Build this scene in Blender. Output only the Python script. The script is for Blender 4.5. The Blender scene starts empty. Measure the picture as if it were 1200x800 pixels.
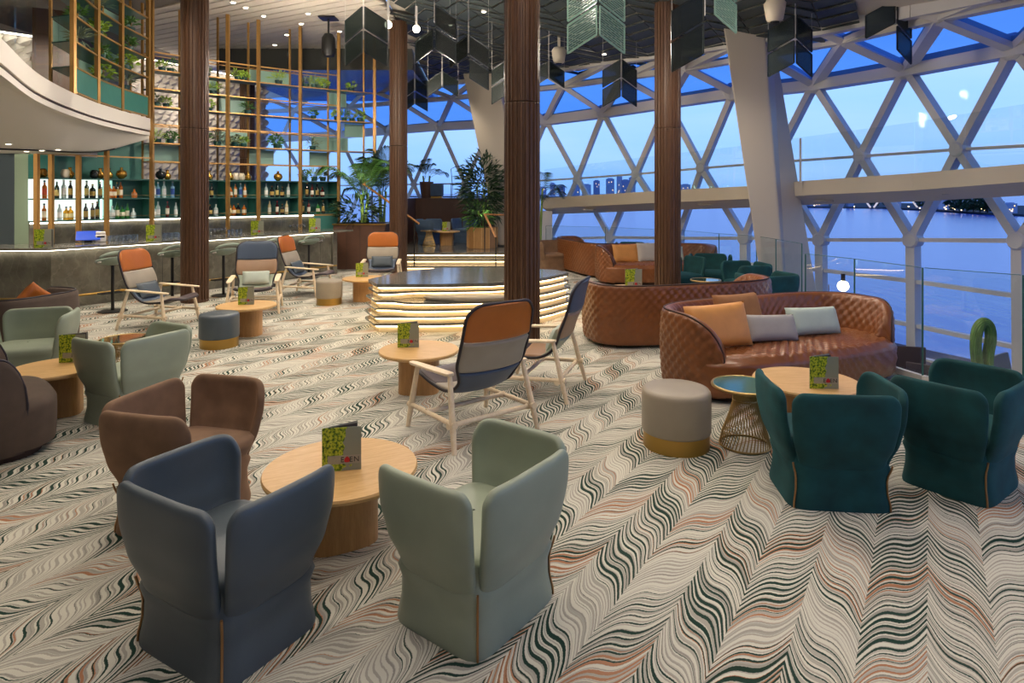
import bpy, bmesh, math, random
from mathutils import Vector, Matrix
random.seed(7)
scn = bpy.context.scene
COL = scn.collection
pi = math.pi
# ---------------------------------------------------------------- camera
FPX, HY, EYE = 750.0, 225.0, 2.0
cam = bpy.data.cameras.new('camera'); cam_o = bpy.data.objects.new('camera', cam); COL.objects.link(cam_o)
cam.sensor_width = 36; cam.lens = 36*FPX/1200; cam.shift_y = -(400-HY)/1200
cam.clip_end = 9000; cam.clip_start = .05
cam_o.location = (0, 0, EYE); cam_o.rotation_euler = (pi/2, 0, 0)
scn.camera = cam_o
vs = scn.view_settings
vs.view_transform = 'Standard'; vs.look = 'None'; vs.gamma = 1; vs.use_curve_mapping = False
vs.exposure = 0.0
scn.cycles.transparent_max_bounces = 32

def lin(h):
    h = h.lstrip('#'); c = [int(h[i:i+2], 16)/255 for i in (0, 2, 4)]
    return tuple(x/12.92 if x <= .04045 else ((x+.055)/1.055)**2.4 for x in c) + (1,)
# ---------------------------------------------------------------- dusk sky
w = bpy.data.worlds.new('dusk_sky'); scn.world = w; w.use_nodes = True
nt = w.node_tree; nt.nodes.clear()
out = nt.nodes.new('ShaderNodeOutputWorld'); bg = nt.nodes.new('ShaderNodeBackground')
tc = nt.nodes.new('ShaderNodeTexCoord'); sx = nt.nodes.new('ShaderNodeSeparateXYZ'); nt.links.new(tc.outputs['Generated'], sx.inputs[0])
rp = nt.nodes.new('ShaderNodeValToRGB'); cr = rp.color_ramp
cr.elements[0].position = 0; cr.elements[0].color = lin('#6f9fe6')
cr.elements[1].position = 1; cr.elements[1].color = lin('#1c3c96')
for p, c in ((.05, '#85b0ee'), (.16, '#8cb8f2'), (.35, '#5a8ce0'), (.6, '#2c5cc4')):
    e = cr.elements.new(p); e.color = lin(c)
mp = nt.nodes.new('ShaderNodeMapping'); mp.inputs['Scale'].default_value = (1.5, 1.5, 9)
nz = nt.nodes.new('ShaderNodeTexNoise'); nz.inputs['Scale'].default_value = 2.2; nz.inputs['Detail'].default_value = 5
nt.links.new(tc.outputs['Generated'], mp.inputs[0]); nt.links.new(mp.outputs[0], nz.inputs[0])
cl = nt.nodes.new('ShaderNodeMapRange'); cl.inputs[1].default_value = .42; cl.inputs[2].default_value = .72
cl.inputs[3].default_value = 0; cl.inputs[4].default_value = .32
nt.links.new(nz.outputs['Fac'], cl.inputs[0])
mx = nt.nodes.new('ShaderNodeMix'); mx.data_type = 'RGBA'
nt.links.new(sx.outputs['Z'], rp.inputs[0]); nt.links.new(cl.outputs[0], mx.inputs[0])
nt.links.new(rp.outputs[0], mx.inputs[6]); mx.inputs[7].default_value = lin('#a9c4ea')
nt.links.new(mx.outputs[2], bg.inputs[0]); bg.inputs[1].default_value = 1.6
nt.links.new(bg.outputs[0], out.inputs[0])

# ---------------------------------------------------------------- ceiling lamps (downlights of the room)
def ceil_z(x, y):
    return 6.25 if x < -2.9 else 6.3-.22*(x+2.84)-.08*(y-16)
LAMP_COL = (1.0, .88, .74)
def lamp(x, y, z, power, ang=125, rad=.14, col=LAMP_COL, tgt=None, blend=.7):
    l = bpy.data.lights.new('downlight', 'SPOT'); l.energy = power; l.spot_size = math.radians(ang); l.spot_blend = blend
    l.shadow_soft_size = rad; l.color = col
    o = bpy.data.objects.new('downlight', l); COL.objects.link(o); o.location = (x, y, z)
    if tgt is not None:
        o.rotation_euler = (Vector(tgt)-Vector((x, y, z))).to_track_quat('-Z', 'Y').to_euler()
    return o
LP = 225
for yy, k in ((.4, .45), (3.6, .65), (6.8, .9), (10.0, 1.1), (13.0, 1.2)):
    for xx in (-5.6, -2.6, .6, 3.6):
        if xx > 3 and yy > 12: continue
        lamp(xx+(.7 if int(yy) % 2 else -.3), yy, min(ceil_z(xx, yy), 6.2)-.12, LP*k)
for (xx, yy) in ((-3, 17.5), (-1.7, 18.0), (1.8, 15.4)):
    lamp(xx, yy, 5.35, LP*.7, 95)
def omni(x, y, z, power, rad=.12):      # point lights added as fill, without fixtures; they brighten ceiling and walls
    l = bpy.data.lights.new('pendant', 'POINT'); l.energy = power; l.shadow_soft_size = rad; l.color = LAMP_COL
    o = bpy.data.objects.new('pendant', l); COL.objects.link(o); o.location = (x, y, z)
for x_, y_, z_, p_ in ((-5, 2.5, 4.7, 55), (1, 3, 4.7, 55), (-4.4, 8.2, 4.6, 110), (1.6, 9.6, 4.2, 110), (-4.6, 13.6, 4.4, 200), (-1.5, 13.0, 4.3, 170)): omni(x_, y_, z_, p_)

# ---------------------------------------------------------------- helpers
def P(px, py, d): return Vector(((px-600)/FPX*d, d, EYE-(py-HY)/FPX*d))
def PZ(px, py, z):
    d = FPX*(EYE-z)/(py-HY); return Vector(((px-600)/FPX*d, d, z))
class MB:
    def __init__(s): s.v = []; s.f = []
    def add(s, vs_, fs):
        o = len(s.v); s.v += [tuple(p) for p in vs_]; s.f += [tuple(i+o for i in f) for f in fs]; return s
    def box(s, c, sz, rz=0):
        a, b, h = sz[0]/2, sz[1]/2, sz[2]/2; ca, sa = math.cos(rz), math.sin(rz)
        V = [(c[0]+x*ca-y*sa, c[1]+x*sa+y*ca, c[2]+z) for z in (-h, h) for x, y in ((-a, -b), (a, -b), (a, b), (-a, b))]
        return s.add(V, [(3, 2, 1, 0), (4, 5, 6, 7), (0, 1, 5, 4), (1, 2, 6, 5), (2, 3, 7, 6), (3, 0, 4, 7)])
    def bar(s, p0, p1, wd, h, up=(0, 0, 1)):
        p0 = Vector(p0); p1 = Vector(p1); t = (p1-p0).normalized(); u = Vector(up)
        x = t.cross(u)
        if x.length < 1e-3: x = t.cross(Vector((1, 0, 0)))
        x.normalize(); y = x.cross(t)
        V = []
        for p in (p0, p1):
            for a, b in ((-1, -1), (1, -1), (1, 1), (-1, 1)): V.append(p+x*a*wd/2+y*b*h/2)
        return s.add(V, [(3, 2, 1, 0), (4, 5, 6, 7), (0, 1, 5, 4), (1, 2, 6, 5), (2, 3, 7, 6), (3, 0, 4, 7)])
    def tube(s, pts, r, n=8, closed=False):
        pts = [Vector(p) for p in pts]; m = len(pts); rr = r if isinstance(r, (list, tuple)) else [r]*m
        V = []; F = []; prev = None
        for i, p in enumerate(pts):
            a = pts[(i-1) % m] if (i or closed) else p; b = pts[(i+1) % m] if (i < m-1 or closed) else p
            t = (b-a).normalized()
            if prev is None: x = t.orthogonal().normalized()
            else:
                x = prev-t*prev.dot(t)
                x = x.normalized() if x.length > 1e-6 else t.orthogonal().normalized()
            prev = x; y = t.cross(x)
            for k in range(n):
                an = 2*pi*k/n; V.append(p+(x*math.cos(an)+y*math.sin(an))*rr[i])
        for i in range(m if closed else m-1):
            j = (i+1) % m
            for k in range(n):
                l = (k+1) % n; F.append((i*n+k, i*n+l, j*n+l, j*n+k))
        if not closed: F += [tuple(range(n-1, -1, -1)), tuple((m-1)*n+k for k in range(n))]
        return s.add(V, F)
    def lathe(s, prof, n=24, c=(0, 0, 0), shape=None):
        V = []; F = []
        for r, z in prof:
            for k in range(n):
                a = 2*pi*k/n; q = shape(a) if shape else 1
                V.append((c[0]+r*q*math.cos(a), c[1]+r*q*math.sin(a), c[2]+z))
        for i in range(len(prof)-1):
            for k in range(n):
                l = (k+1) % n; F.append((i*n+k, i*n+l, (i+1)*n+l, (i+1)*n+k))
        F += [tuple(range(n-1, -1, -1)), tuple((len(prof)-1)*n+k for k in range(n))]
        return s.add(V, F)
    def prism(s, poly, z0, z1):
        n = len(poly)
        V = [(x, y, z0) for x, y in poly]+[(x, y, z1) for x, y in poly]
        return s.add(V, [tuple(range(n-1, -1, -1)), tuple(range(n, 2*n))]+[(i, (i+1) % n, n+(i+1) % n, n+i) for i in range(n)])
    def slab(s, pts, th):            # planar polygon thickened along its normal
        pts = [Vector(p) for p in pts]; nr = (pts[1]-pts[0]).cross(pts[2]-pts[0]).normalized()*th/2; n = len(pts)
        V = [p-nr for p in pts]+[p+nr for p in pts]
        return s.add(V, [tuple(range(n-1, -1, -1)), tuple(range(n, 2*n))]+[(i, (i+1) % n, n+(i+1) % n, n+i) for i in range(n)])
    def grid(s, fn, nu, nv, closeu=False):
        V = [fn(i/(nu if closeu else nu-1), j/(nv-1)) for i in range(nu) for j in range(nv)]
        F = [(i*nv+j, ((i+1) % nu)*nv+j, ((i+1) % nu)*nv+j+1, i*nv+j+1) for i in range(nu if closeu else nu-1) for j in range(nv-1)]
        return s.add(V, F)
    def mesh(s, name, smooth=None):
        me = bpy.data.meshes.new(name); me.from_pydata(s.v, [], s.f); me.update()
        if smooth:
            me.polygons.foreach_set('use_smooth', [True]*len(me.polygons))
            if smooth < 180: me.set_sharp_from_angle(angle=math.radians(smooth))
        return me
    def build(s, name, mat, parent=None, smooth=None, bevel=0, sub=0, solid=0):
        return link(name, s.mesh(name, smooth), mat, parent, bevel, sub, solid)
def link(name, me, mat, parent=None, bevel=0, sub=0, solid=0):
    o = bpy.data.objects.new(name, me); COL.objects.link(o)
    if mat is not None:
        if not me.materials: me.materials.append(mat)
        if me.materials[0] != mat:
            o.material_slots[0].link = 'OBJECT'; o.material_slots[0].material = mat
    if parent is not None: o.parent = parent
    if solid: m = o.modifiers.new('s', 'SOLIDIFY'); m.thickness = solid; m.offset = 0
    if bevel: m = o.modifiers.new('b', 'BEVEL'); m.width = bevel; m.segments = 3; m.limit_method = 'ANGLE'
    if sub: m = o.modifiers.new('u', 'SUBSURF'); m.levels = sub; m.render_levels = sub
    return o
def tag(o, label, cat, group=None):
    o['label'] = label; o['category'] = cat
    if group: o['group'] = group
    elif 'group' in o.keys(): del o['group']
    return o
def thing(name, label, cat, loc=(0, 0, 0), rz=0, group=None):
    o = bpy.data.objects.new(name, None); COL.objects.link(o); o.location = loc; o.rotation_euler = (0, 0, rz)
    o.empty_display_size = .1
    return tag(o, label, cat, group)
def struct(o): o['kind'] = 'structure'; return o
def face(fx, fy): return math.atan2(-fx, fy)
def dup(root, loc, rz, label, group=None, scale=None):
    def cp(o, par):
        c = o.copy(); COL.objects.link(c); c.parent = par
        for ch in o.children: cp(ch, c)
        return c
    r = cp(root, None); r.location = loc; r.rotation_euler = (0, 0, rz)
    if scale: r.scale = scale
    r['label'] = label
    if group: r['group'] = group
    return r
def remat(o, m):
    o.material_slots[0].link = 'OBJECT'; o.material_slots[0].material = m
ORD = ['', 'first', 'second', 'third', 'fourth', 'fifth', 'sixth', 'seventh', 'eighth', 'ninth', 'tenth', 'eleventh', 'twelfth', 'thirteenth', 'fourteenth', 'fifteenth', 'sixteenth', 'seventeenth', 'eighteenth', 'nineteenth', 'twentieth']
def spl(pts, n):
    pts = [Vector(p) for p in pts]; R = []
    for i in range(len(pts)-1):
        a = pts[max(i-1, 0)]; b = pts[i]; c = pts[i+1]; d = pts[min(i+2, len(pts)-1)]
        for k in range(n):
            t = k/n; R.append(.5*((2*b)+(c-a)*t+(2*a-5*b+4*c-d)*t*t+(3*b-a-3*c+d)*t**3))
    R.append(pts[-1]); return R
# ---------------------------------------------------------------- materials
class NT:
    def __init__(s, name):
        s.m = bpy.data.materials.new(name); s.m.use_nodes = True; s.t = s.m.node_tree; s.b = s.t.nodes['Principled BSDF']
        s.out = s.t.nodes['Material Output']
    def n(s, ty, **kw):
        nd = s.t.nodes.new(ty)
        for k, v in kw.items(): setattr(nd, k, v)
        return nd
    def l(s, a, b): s.t.links.new(a, b)
    def math(s, op, a, b=None, c=None):
        nd = s.n('ShaderNodeMath', operation=op)
        for i, x in enumerate((a, b, c)):
            if x is None: continue
            if isinstance(x, (int, float)): nd.inputs[i].default_value = x
            else: s.l(x, nd.inputs[i])
        return nd.outputs[0]
    def mix(s, f, a, b):
        nd = s.n('ShaderNodeMix', data_type='RGBA')
        for i, x in ((0, f), (6, a), (7, b)):
            if isinstance(x, (tuple, float, int)): nd.inputs[i].default_value = x
            else: s.l(x, nd.inputs[i])
        return nd.outputs[2]
    def coord(s, kind='Object', scale=(1, 1, 1), rot=(0, 0, 0)):
        t = s.n('ShaderNodeTexCoord'); mp = s.n('ShaderNodeMapping'); mp.inputs['Scale'].default_value = scale; mp.inputs['Rotation'].default_value = rot
        s.l(t.outputs[kind], mp.inputs[0]); return mp.outputs[0]
    def noise(s, vec, scale, detail=3, rough=.5):
        nd = s.n('ShaderNodeTexNoise'); nd.inputs['Scale'].default_value = scale; nd.inputs['Detail'].default_value = detail; nd.inputs['Roughness'].default_value = rough
        if vec is not None: s.l(vec, nd.inputs['Vector'])
        return nd.outputs['Fac']
    def ramp(s, f, stops, interp='LINEAR'):
        nd = s.n('ShaderNodeValToRGB'); cr = nd.color_ramp; cr.interpolation = interp
        cr.elements[0].position, cr.elements[0].color = stops[0][0], stops[0][1]
        cr.elements[1].position, cr.elements[1].color = stops[-1][0], stops[-1][1]
        for p, c in stops[1:-1]: e = cr.elements.new(p); e.color = c
        s.l(f, nd.inputs[0]); return nd.outputs[0]
    def bump(s, h, st=.3, dist=.01):
        nd = s.n('ShaderNodeBump'); nd.inputs['Strength'].default_value = st; nd.inputs['Distance'].default_value = dist
        s.l(h, nd.inputs['Height']); s.l(nd.outputs[0], s.b.inputs['Normal'])
def mat(name, hx, rough=.5, metal=0, var=0, vscale=6, bump=0, bscale=80, sheen=0, coat=0, emit=0, ecol=None, spec=.5, stretch=(1, 1, 1)):
    T = NT(name); c = lin(hx); b = T.b
    b.inputs['Roughness'].default_value = rough; b.inputs['Metallic'].default_value = metal
    b.inputs['Specular IOR Level'].default_value = spec
    if var:
        f = T.noise(T.coord(scale=stretch), vscale, 4)
        lo = tuple(x*(1-var) for x in c[:3])+(1,); hi = tuple(min(x*(1+var), 1) for x in c[:3])+(1,)
        T.l(T.ramp(f, [(.3, lo), (.7, hi)]), b.inputs['Base Color'])
    else: b.inputs['Base Color'].default_value = c
    if bump: T.bump(T.noise(T.coord(scale=stretch), bscale, 4), bump, .004)
    if sheen: b.inputs['Sheen Weight'].default_value = sheen; b.inputs['Sheen Roughness'].default_value = .4; b.inputs['Sheen Tint'].default_value = tuple(min(1, x*2.2+.03) for x in c[:3])+(1,)
    if coat: b.inputs['Coat Weight'].default_value = coat; b.inputs['Coat Roughness'].default_value = .1
    if emit: b.inputs['Emission Color'].default_value = lin(ecol or hx); b.inputs['Emission Strength'].default_value = emit
    return T.m
def wood(name, c0, c1, rough=.4, scale=3, st=(1, 1, .08), coat=0, bump=.1):
    T = NT(name); v = T.coord(scale=st)
    f = T.noise(v, scale*8, 6, .6); g = T.noise(v, scale*40, 3)
    h = T.math('ADD', T.math('MULTIPLY', f, .7), T.math('MULTIPLY', g, .3))
    T.l(T.ramp(h, [(.32, lin(c0)), (.68, lin(c1))]), T.b.inputs['Base Color']); T.b.inputs['Roughness'].default_value = rough
    if coat: T.b.inputs['Coat Weight'].default_value = coat
    if bump: T.bump(h, bump, .003)
    return T.m
def marble(name, c0, c1, c2, rough=.15, scale=2):
    T = NT(name); v = T.coord(); n1 = T.noise(v, scale, 8, .65)
    wv = T.n('ShaderNodeTexWave'); wv.inputs['Scale'].default_value = scale*.8; wv.inputs['Distortion'].default_value = 14; wv.inputs['Detail'].default_value = 5
    T.l(v, wv.inputs['Vector'])
    col = T.ramp(n1, [(.3, lin(c0)), (.7, lin(c1))])
    vein = T.ramp(wv.outputs['Fac'], [(0, (1, 1, 1, 1)), (.06, (0, 0, 0, 1)), (1, (0, 0, 0, 1))])
    T.l(T.mix(T.math('MULTIPLY', vein, .16), col, lin(c2)), T.b.inputs['Base Color']); T.b.inputs['Roughness'].default_value = rough
    return T.m
def glass(name, tint=(1, 1, 1, 1), refl=.06, rough=.0):
    T = NT(name); tr = T.n('ShaderNodeBsdfTransparent'); tr.inputs[0].default_value = tint
    gl = T.n('ShaderNodeBsdfGlossy'); gl.inputs['Roughness'].default_value = rough
    mx = T.n('ShaderNodeMixShader'); mx.inputs[0].default_value = refl
    T.l(tr.outputs[0], mx.inputs[1]); T.l(gl.outputs[0], mx.inputs[2]); T.l(mx.outputs[0], T.out.inputs[0]); return T.m
def emis(name, hx, st):
    T = NT(name); e = T.n('ShaderNodeEmission'); e.inputs[0].default_value = lin(hx); e.inputs[1].default_value = st
    T.l(e.outputs[0], T.out.inputs[0]); return T.m
M = {}
def carpet():
    T = NT('wave_carpet'); tc = T.n('ShaderNodeTexCoord'); sp = T.n('ShaderNodeSeparateXYZ'); T.l(tc.outputs['Object'], sp.inputs[0])
    X, Y = sp.outputs[0], sp.outputs[1]; an = math.radians(33); c, s = math.cos(an), math.sin(an)
    nd = T.noise(tc.outputs['Object'], 1.6, 3); jit = T.math('MULTIPLY', T.math('SUBTRACT', nd, .5), .10)
    fz = T.math('MULTIPLY', T.math('SUBTRACT', T.noise(tc.outputs['Object'], 90, 2), .5), .010)
    u = T.math('ADD', T.math('SUBTRACT', T.math('MULTIPLY', X, c), T.math('MULTIPLY', Y, s)), T.math('MULTIPLY', jit, .25))
    v = T.math('ADD', T.math('ADD', T.math('MULTIPLY', X, s), T.math('MULTIPLY', Y, c)), T.math('ADD', jit, fz))
    q = T.math('DIVIDE', u, .255); i = T.math('FLOOR', q); t = T.math('PINGPONG', q, 1.0)
    g = T.math('ADD', t, T.math('MULTIPLY', T.math('SINE', T.math('MULTIPLY', t, 2*pi)), .85/(2*pi)))
    wv = T.math('ADD', v, T.math('MULTIPLY', g, .40))
    def n2(a, sa, ib, sb, off):
        cb = T.n('ShaderNodeCombineXYZ'); T.l(T.math('MULTIPLY_ADD', a, sa, off), cb.inputs[0]); T.l(T.math('MULTIPLY_ADD', ib, sb, off), cb.inputs[1])
        return T.noise(cb.outputs[0], 1, 2)
    def lines(per, off, cl, lo, hi, wmax):
        fr = T.math('FRACT', T.math('ADD', T.math('DIVIDE', wv, per), T.math('MULTIPLY_ADD', n2(wv, 9, i, .0, off), 1.2, off)))
        tri = T.math('ABSOLUTE', T.math('SUBTRACT', fr, .5))
        mr = T.n('ShaderNodeMapRange'); T.l(cl, mr.inputs[0]); mr.inputs[1].default_value = lo; mr.inputs[2].default_value = hi; mr.inputs[3].default_value = 0; mr.inputs[4].default_value = wmax
        sm = T.n('ShaderNodeMapRange'); sm.interpolation_type = 'SMOOTHSTEP'
        T.l(T.math('SUBTRACT', mr.outputs[0], tri), sm.inputs[0]); sm.inputs[1].default_value = 0; sm.inputs[2].default_value = .06
        return sm.outputs[0]
    grey = lines(.036, .3, n2(wv, 14, i, .7, 5.), .22, .70, .36)
    grey2 = lines(.075, .7, n2(wv, 6, i, .5, 9.), .40, .7, .30)
    orng = lines(.050, .1, n2(wv, 2.6, i, 3.1, 13.), .52, .66, .28)
    dark = lines(.054, .55, n2(wv, 2.6, i, 3.7, 31.), .40, .60, .27)
    col = T.mix(T.math('MULTIPLY', grey, .75), lin('#cfccbd'), lin('#9b958b'))
    col = T.mix(T.math('MULTIPLY', grey2, .6), col, lin('#8a857e'))
    col = T.mix(T.math('MULTIPLY', orng, .85), col, lin('#a76a41')); col = T.mix(T.math('MULTIPLY', dark, .97), col, lin('#15362c'))
    T.l(col, T.b.inputs['Base Color']); T.b.inputs['Roughness'].default_value = .95; T.b.inputs['Specular IOR Level'].default_value = .15
    T.bump(T.noise(tc.outputs['Object'], 260, 2), .5, .004)
    return T.m
M['carpet'] = carpet()
M['walnut'] = wood('ribbed_walnut', '#382317', '#6a4b33', .45, 2, (6, 6, .25))
M['oak'] = wood('oak_veneer', '#c29557', '#dcb57c', .4, 2, (.3, 3, 3))
M['oakv'] = wood('oak_veneer_upright', '#a5794a', '#c0945e', .45, 2, (3, 3, .3))
M['ash'] = wood('pale_ash', '#e0c7a2', '#f0dfc2', .5, 2, (2, 2, 2), bump=0)
M['bluel'] = mat('slate_blue_leather', '#4b555c', .42, bump=.12, bscale=180, var=.06)
M['greenl'] = mat('sage_leather', '#949e8a', .42, bump=.1, bscale=180, var=.05)
M['brownv'] = mat('brown_velvet', '#7c6049', .9, var=.15, vscale=9, sheen=.5)
M['darkv'] = mat('umber_velvet', '#54463c', .9, var=.1, vscale=9, sheen=.35)
M['tealv'] = mat('teal_velvet', '#0b4346', .85, var=.28, vscale=7, sheen=.55)
M['bluev'] = mat('steel_blue_velvet', '#4a5f78', .85, var=.12, sheen=.4)
M['cognac'] = mat('cognac_quilted_leather', '#7e4c2a', .29, var=.14, vscale=5, bump=.1, bscale=160)
M['dpipe'] = mat('dark_piping', '#3c2416', .6)
M['bpipe'] = mat('black_piping', '#2a2228', .5)
M['orangel'] = mat('burnt_orange_leather', '#b3641f', .38, var=.08)
M['taupel'] = mat('taupe_leather', '#9c917f', .42, var=.05)
M['navyl'] = mat('navy_leather', '#4a586c', .42, var=.05)
M['tanl'] = mat('tan_leather', '#9c7b5e', .42, var=.05)
M['mintl'] = mat('pale_mint_leather', '#b4bfb1', .42, var=.05)
M['aubl'] = mat('aubergine_leather', '#4b3f42', .4, var=.05)
M['mustard'] = mat('ochre_leather', '#cc8c46', .5, var=.08, bump=.3, bscale=14)
M['greyc'] = mat('grey_fabric', '#a59f99', .85, var=.06, bump=.3, bscale=14)
M['mintc'] = mat('mint_fabric', '#b6c3b6', .8, var=.06, bump=.3, bscale=14)
M['rustc'] = mat('rust_velvet', '#94653d', .85, var=.12, sheen=.4, bump=.3, bscale=14)
M['brass'] = mat('brushed_brass', '#b08d4a', .35, .9)
M['gold'] = mat('satin_gold_frame', '#b98f52', .42, .55, var=.06)
M['goldw'] = mat('gold_wire', '#b79a63', .35, .85)
M['tglass'] = mat('teal_back_painted_glass', '#2f6e66', .06, coat=.6)
M['marble'] = marble('grey_green_marble', '#545248', '#827e70', '#a59f90', .2, 2.4)
M['mtop'] = marble('polished_grey_marble', '#5a584f', '#807c70', '#aaa698', .08, 2)
M['stone'] = marble('dark_stone', '#55544c', '#76736a', '#9a9688', .12, 3)
M['white'] = mat('white_plaster', '#e6dfd4', .6)
M['whites'] = mat('white_painted_steel', '#d2cdc6', .45)
M['cream'] = mat('cream_painted_column', '#c9bda9', .5)
M['plank'] = mat('white_ceiling_plank', '#cfc6b8', .6)
M['dpanel'] = mat('slate_green_ceiling_panel', '#38403d', .6, var=.15)
M['hang'] = None
M['hangm'] = mat('pale_green_mesh', '#8fb3a0', .4)
def smoked():
    T = NT('smoked_green_panel'); T.b.inputs['Base Color'].default_value = lin('#2b3330'); T.b.inputs['Roughness'].default_value = .3
    tr = T.n('ShaderNodeBsdfTransparent'); tr.inputs[0].default_value = (.42, .47, .46, 1); mx = T.n('ShaderNodeMixShader'); mx.inputs[0].default_value = .55
    T.l(tr.outputs[0], mx.inputs[1]); T.l(T.b.outputs[0], mx.inputs[2]); T.l(mx.outputs[0], T.out.inputs[0]); return T.m
M['hang'] = smoked()
M['hangf'] = mat('dark_panel_frame', '#1d2422', .4)
M['tealp'] = mat('teal_lacquer', '#3d7c70', .4, var=.05)
M['tealg'] = mat('pale_teal_lacquer', '#8db3a2', .4)
M['tshelf'] = mat('teal_shelf', '#2f5c54', .35)
M['sage'] = mat('sage_wall_paint', '#95a78c', .6)
M['gwall'] = mat('grey_blue_wall', '#6d7a80', .6)
M['bwall'] = mat('dark_brown_panelling', '#4d3327', .45, var=.1, stretch=(1, 1, .2))
M['planter'] = mat('brown_planter_cladding', '#5d4031', .45, var=.08)
M['black'] = mat('black_steel', '#141414', .4)
M['blackp'] = mat('black_housing', '#101112', .5)
M['wwall'] = mat('warm_wall', '#b3a48f', .7)
M['glass'] = glass('window_glass', (.98, .99, 1, 1), .003)
M['roofg'] = glass('tinted_roof_glass', (.20, .40, .80, 1), .02)
M['rail'] = glass('railing_glass', (.96, .985, .98, 1), .06)
M['gedge'] = mat('glass_edge_green', '#3d6a5e', .2)
M['cglass'] = glass('clear_glassware', (.92, .95, .95, 1), .30)
M['ledw'] = emis('warm_led_strip', '#ffdca6', 9)
M['ledc'] = emis('neutral_led_strip', '#fff3df', 8)
M['lightbox'] = emis('backlit_shelf_panel', '#effcf3', 1.25)
M['bulb'] = emis('lamp_glass', '#fff2d8', 9)
M['leaf'] = mat('leaf_green', '#55853a', .5, var=.35, vscale=9)
M['leafd'] = mat('dark_leaf', '#26401f', .5, var=.35, vscale=9)
M['leafb'] = mat('bright_leaf', '#a3c64a', .5, var=.3, vscale=12)
M['leafg'] = mat('grey_green_leaf', '#8a9a78', .6, var=.3, vscale=12)
M['stem'] = mat('palm_stem', '#7d9a3f', .5, var=.2)
M['soil'] = mat('potting_soil', '#2a2019', .95)
M['pot'] = mat('dark_teal_pot', '#1f4a44', .4)
M['sgreen'] = mat('sage_shell', '#8c9a8a', .4)
# ================================================================ STRUCTURE
EDGE = [(6.9, -6), (6.6, 3), (5.75, 5), (4.98, 6.19), (4.40, 6.8), (4.16, 7.7), (3.86, 8.33), (4.25, 9.2), (4.69, 10.2), (4.76, 12.2), (4.15, 15.1), (2.5, 16.9), (.97, 18.0), (.3, 18.2)]
struct(MB().prism([(-14, -6)]+EDGE+[(.3, 23), (-14, 23)], -.30, 0).build('floor', M['carpet']))
struct(MB().prism([(9.5, -6), (9.5, 9), (7, 14), (3, 21), (.31, 24), (.31, 18.25), (.97, 18.02), (2.5, 16.92), (4.17, 15.1), (4.78, 12.2), (4.71, 10.2), (4.27, 9.2), (3.88, 8.33), (4.18, 7.7), (4.42, 6.8), (5.0, 6.19), (5.77, 5), (6.62, 3), (6.92, -6)], -1.3, -1.0).build('floor', mat('lower_deck_carpet', '#6a5f63', .95, var=.3, vscale=12)))
# outer walls that close the room beyond the frame
struct(MB().box((-13.1, 8, 2.5), (.2, 28, 8)).build('wall_left', M['wwall']))
struct(MB().box((-2, -6.1, 2.5), (24, .2, 8)).build('wall_back', M['wwall']))
# ceilings
cl_ = MB().prism([(-13, -6), (-2.9, -6), (-2.9, 24), (-13, 24)], 6.29, 6.4).build('ceiling', mat('ceiling_void', '#6e675d', .7)); struct(cl_)
for k in range(34):                      # ceiling planks with open joints (diagonal run)
    a = -13+k*.30
    x0, y0 = a, 13.2; L = 12
    m = MB(); dx, dy = math.sin(math.radians(-62)), math.cos(math.radians(-62))
    q = []
    p0 = Vector((-2.95, 12.2+k*.36, 0)); p1 = p0+Vector((dx, dy, 0))*8.5
    nrm = Vector((-dy, dx, 0))*-.138
    m.prism([tuple((p0-nrm)[:2]), tuple((p1-nrm)[:2]), tuple((p1+nrm)[:2]), tuple((p0+nrm)[:2])][::-1], 6.255, 6.288)
    m.build('ceiling_plank', M['plank'], cl_)
Ecorn = [(-2.9, -6), (7.4, -6), (8.2, 3), (7.6, 8.0), (5.3, 11.8), (3.0, 15.6), (.6, 18.6), (-2, 21.5), (-2.9, 24)]
m = MB(); n = len(Ecorn)
m.add([(x, y, ceil_z(max(x, -2.85), y)+.06) for x, y in Ecorn]+[(x, y, ceil_z(max(x, -2.85), y)+.2) for x, y in Ecorn], [tuple(range(n-1, -1, -1)), tuple(range(n, 2*n))]+[(i, (i+1) % n, n+(i+1) % n, n+i) for i in range(n)])
cl2 = struct(m.build('ceiling', M['plank']))
def inside(x, y):
    if x < -2.75 or y < 8.5: return False
    c = False
    for i in range(n):
        (x1, y1), (x2, y2) = Ecorn[i], Ecorn[(i+1) % n]
        if (y1 > y) != (y2 > y) and x < (x2-x1)*(y-y1)/(y2-y1)+x1: c = not c
    return c
an = math.radians(33); U = Vector((math.cos(an), -math.sin(an))); Vv = Vector((math.sin(an), math.cos(an)))
def cz(p): return Vector((p[0], p[1], ceil_z(max(p[0], -2.85), p[1])))
cnt = 0
for i in range(-22, 6):
    for j in range(20, 66):
        c = U*(i*.62)+Vv*(j*.36); sl = .17 if i % 2 else -.17
        if not inside(c[0], c[1]): continue
        dd = c[1]; px = 600+c[0]/dd*750; py = 225-(cz(c)[2]-2)/dd*750
        if py < -12 or px < 380 or px > 1010: continue
        cs = []
        for a, b in ((-.298, -.17), (.298, -.17), (.298, .17), (-.298, .17)):
            p = c+U*a+Vv*(b+sl*a/.29); q = cz(p); q.z -= .03 + (.03 if b < 0 else 0); cs.append(q)
        MB().slab(cs, .02).build('ceiling_panel', M['dpanel'], cl2); cnt += 1

struct(MB().prism([(-8.7, 19), (-2.95, 19), (-2.95, 25.5), (-8.7, 25.5)], 5.62, 6.28).build('ceiling_drop', mat('dark_mirror_soffit', '#4c4e4a', .18)))
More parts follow.
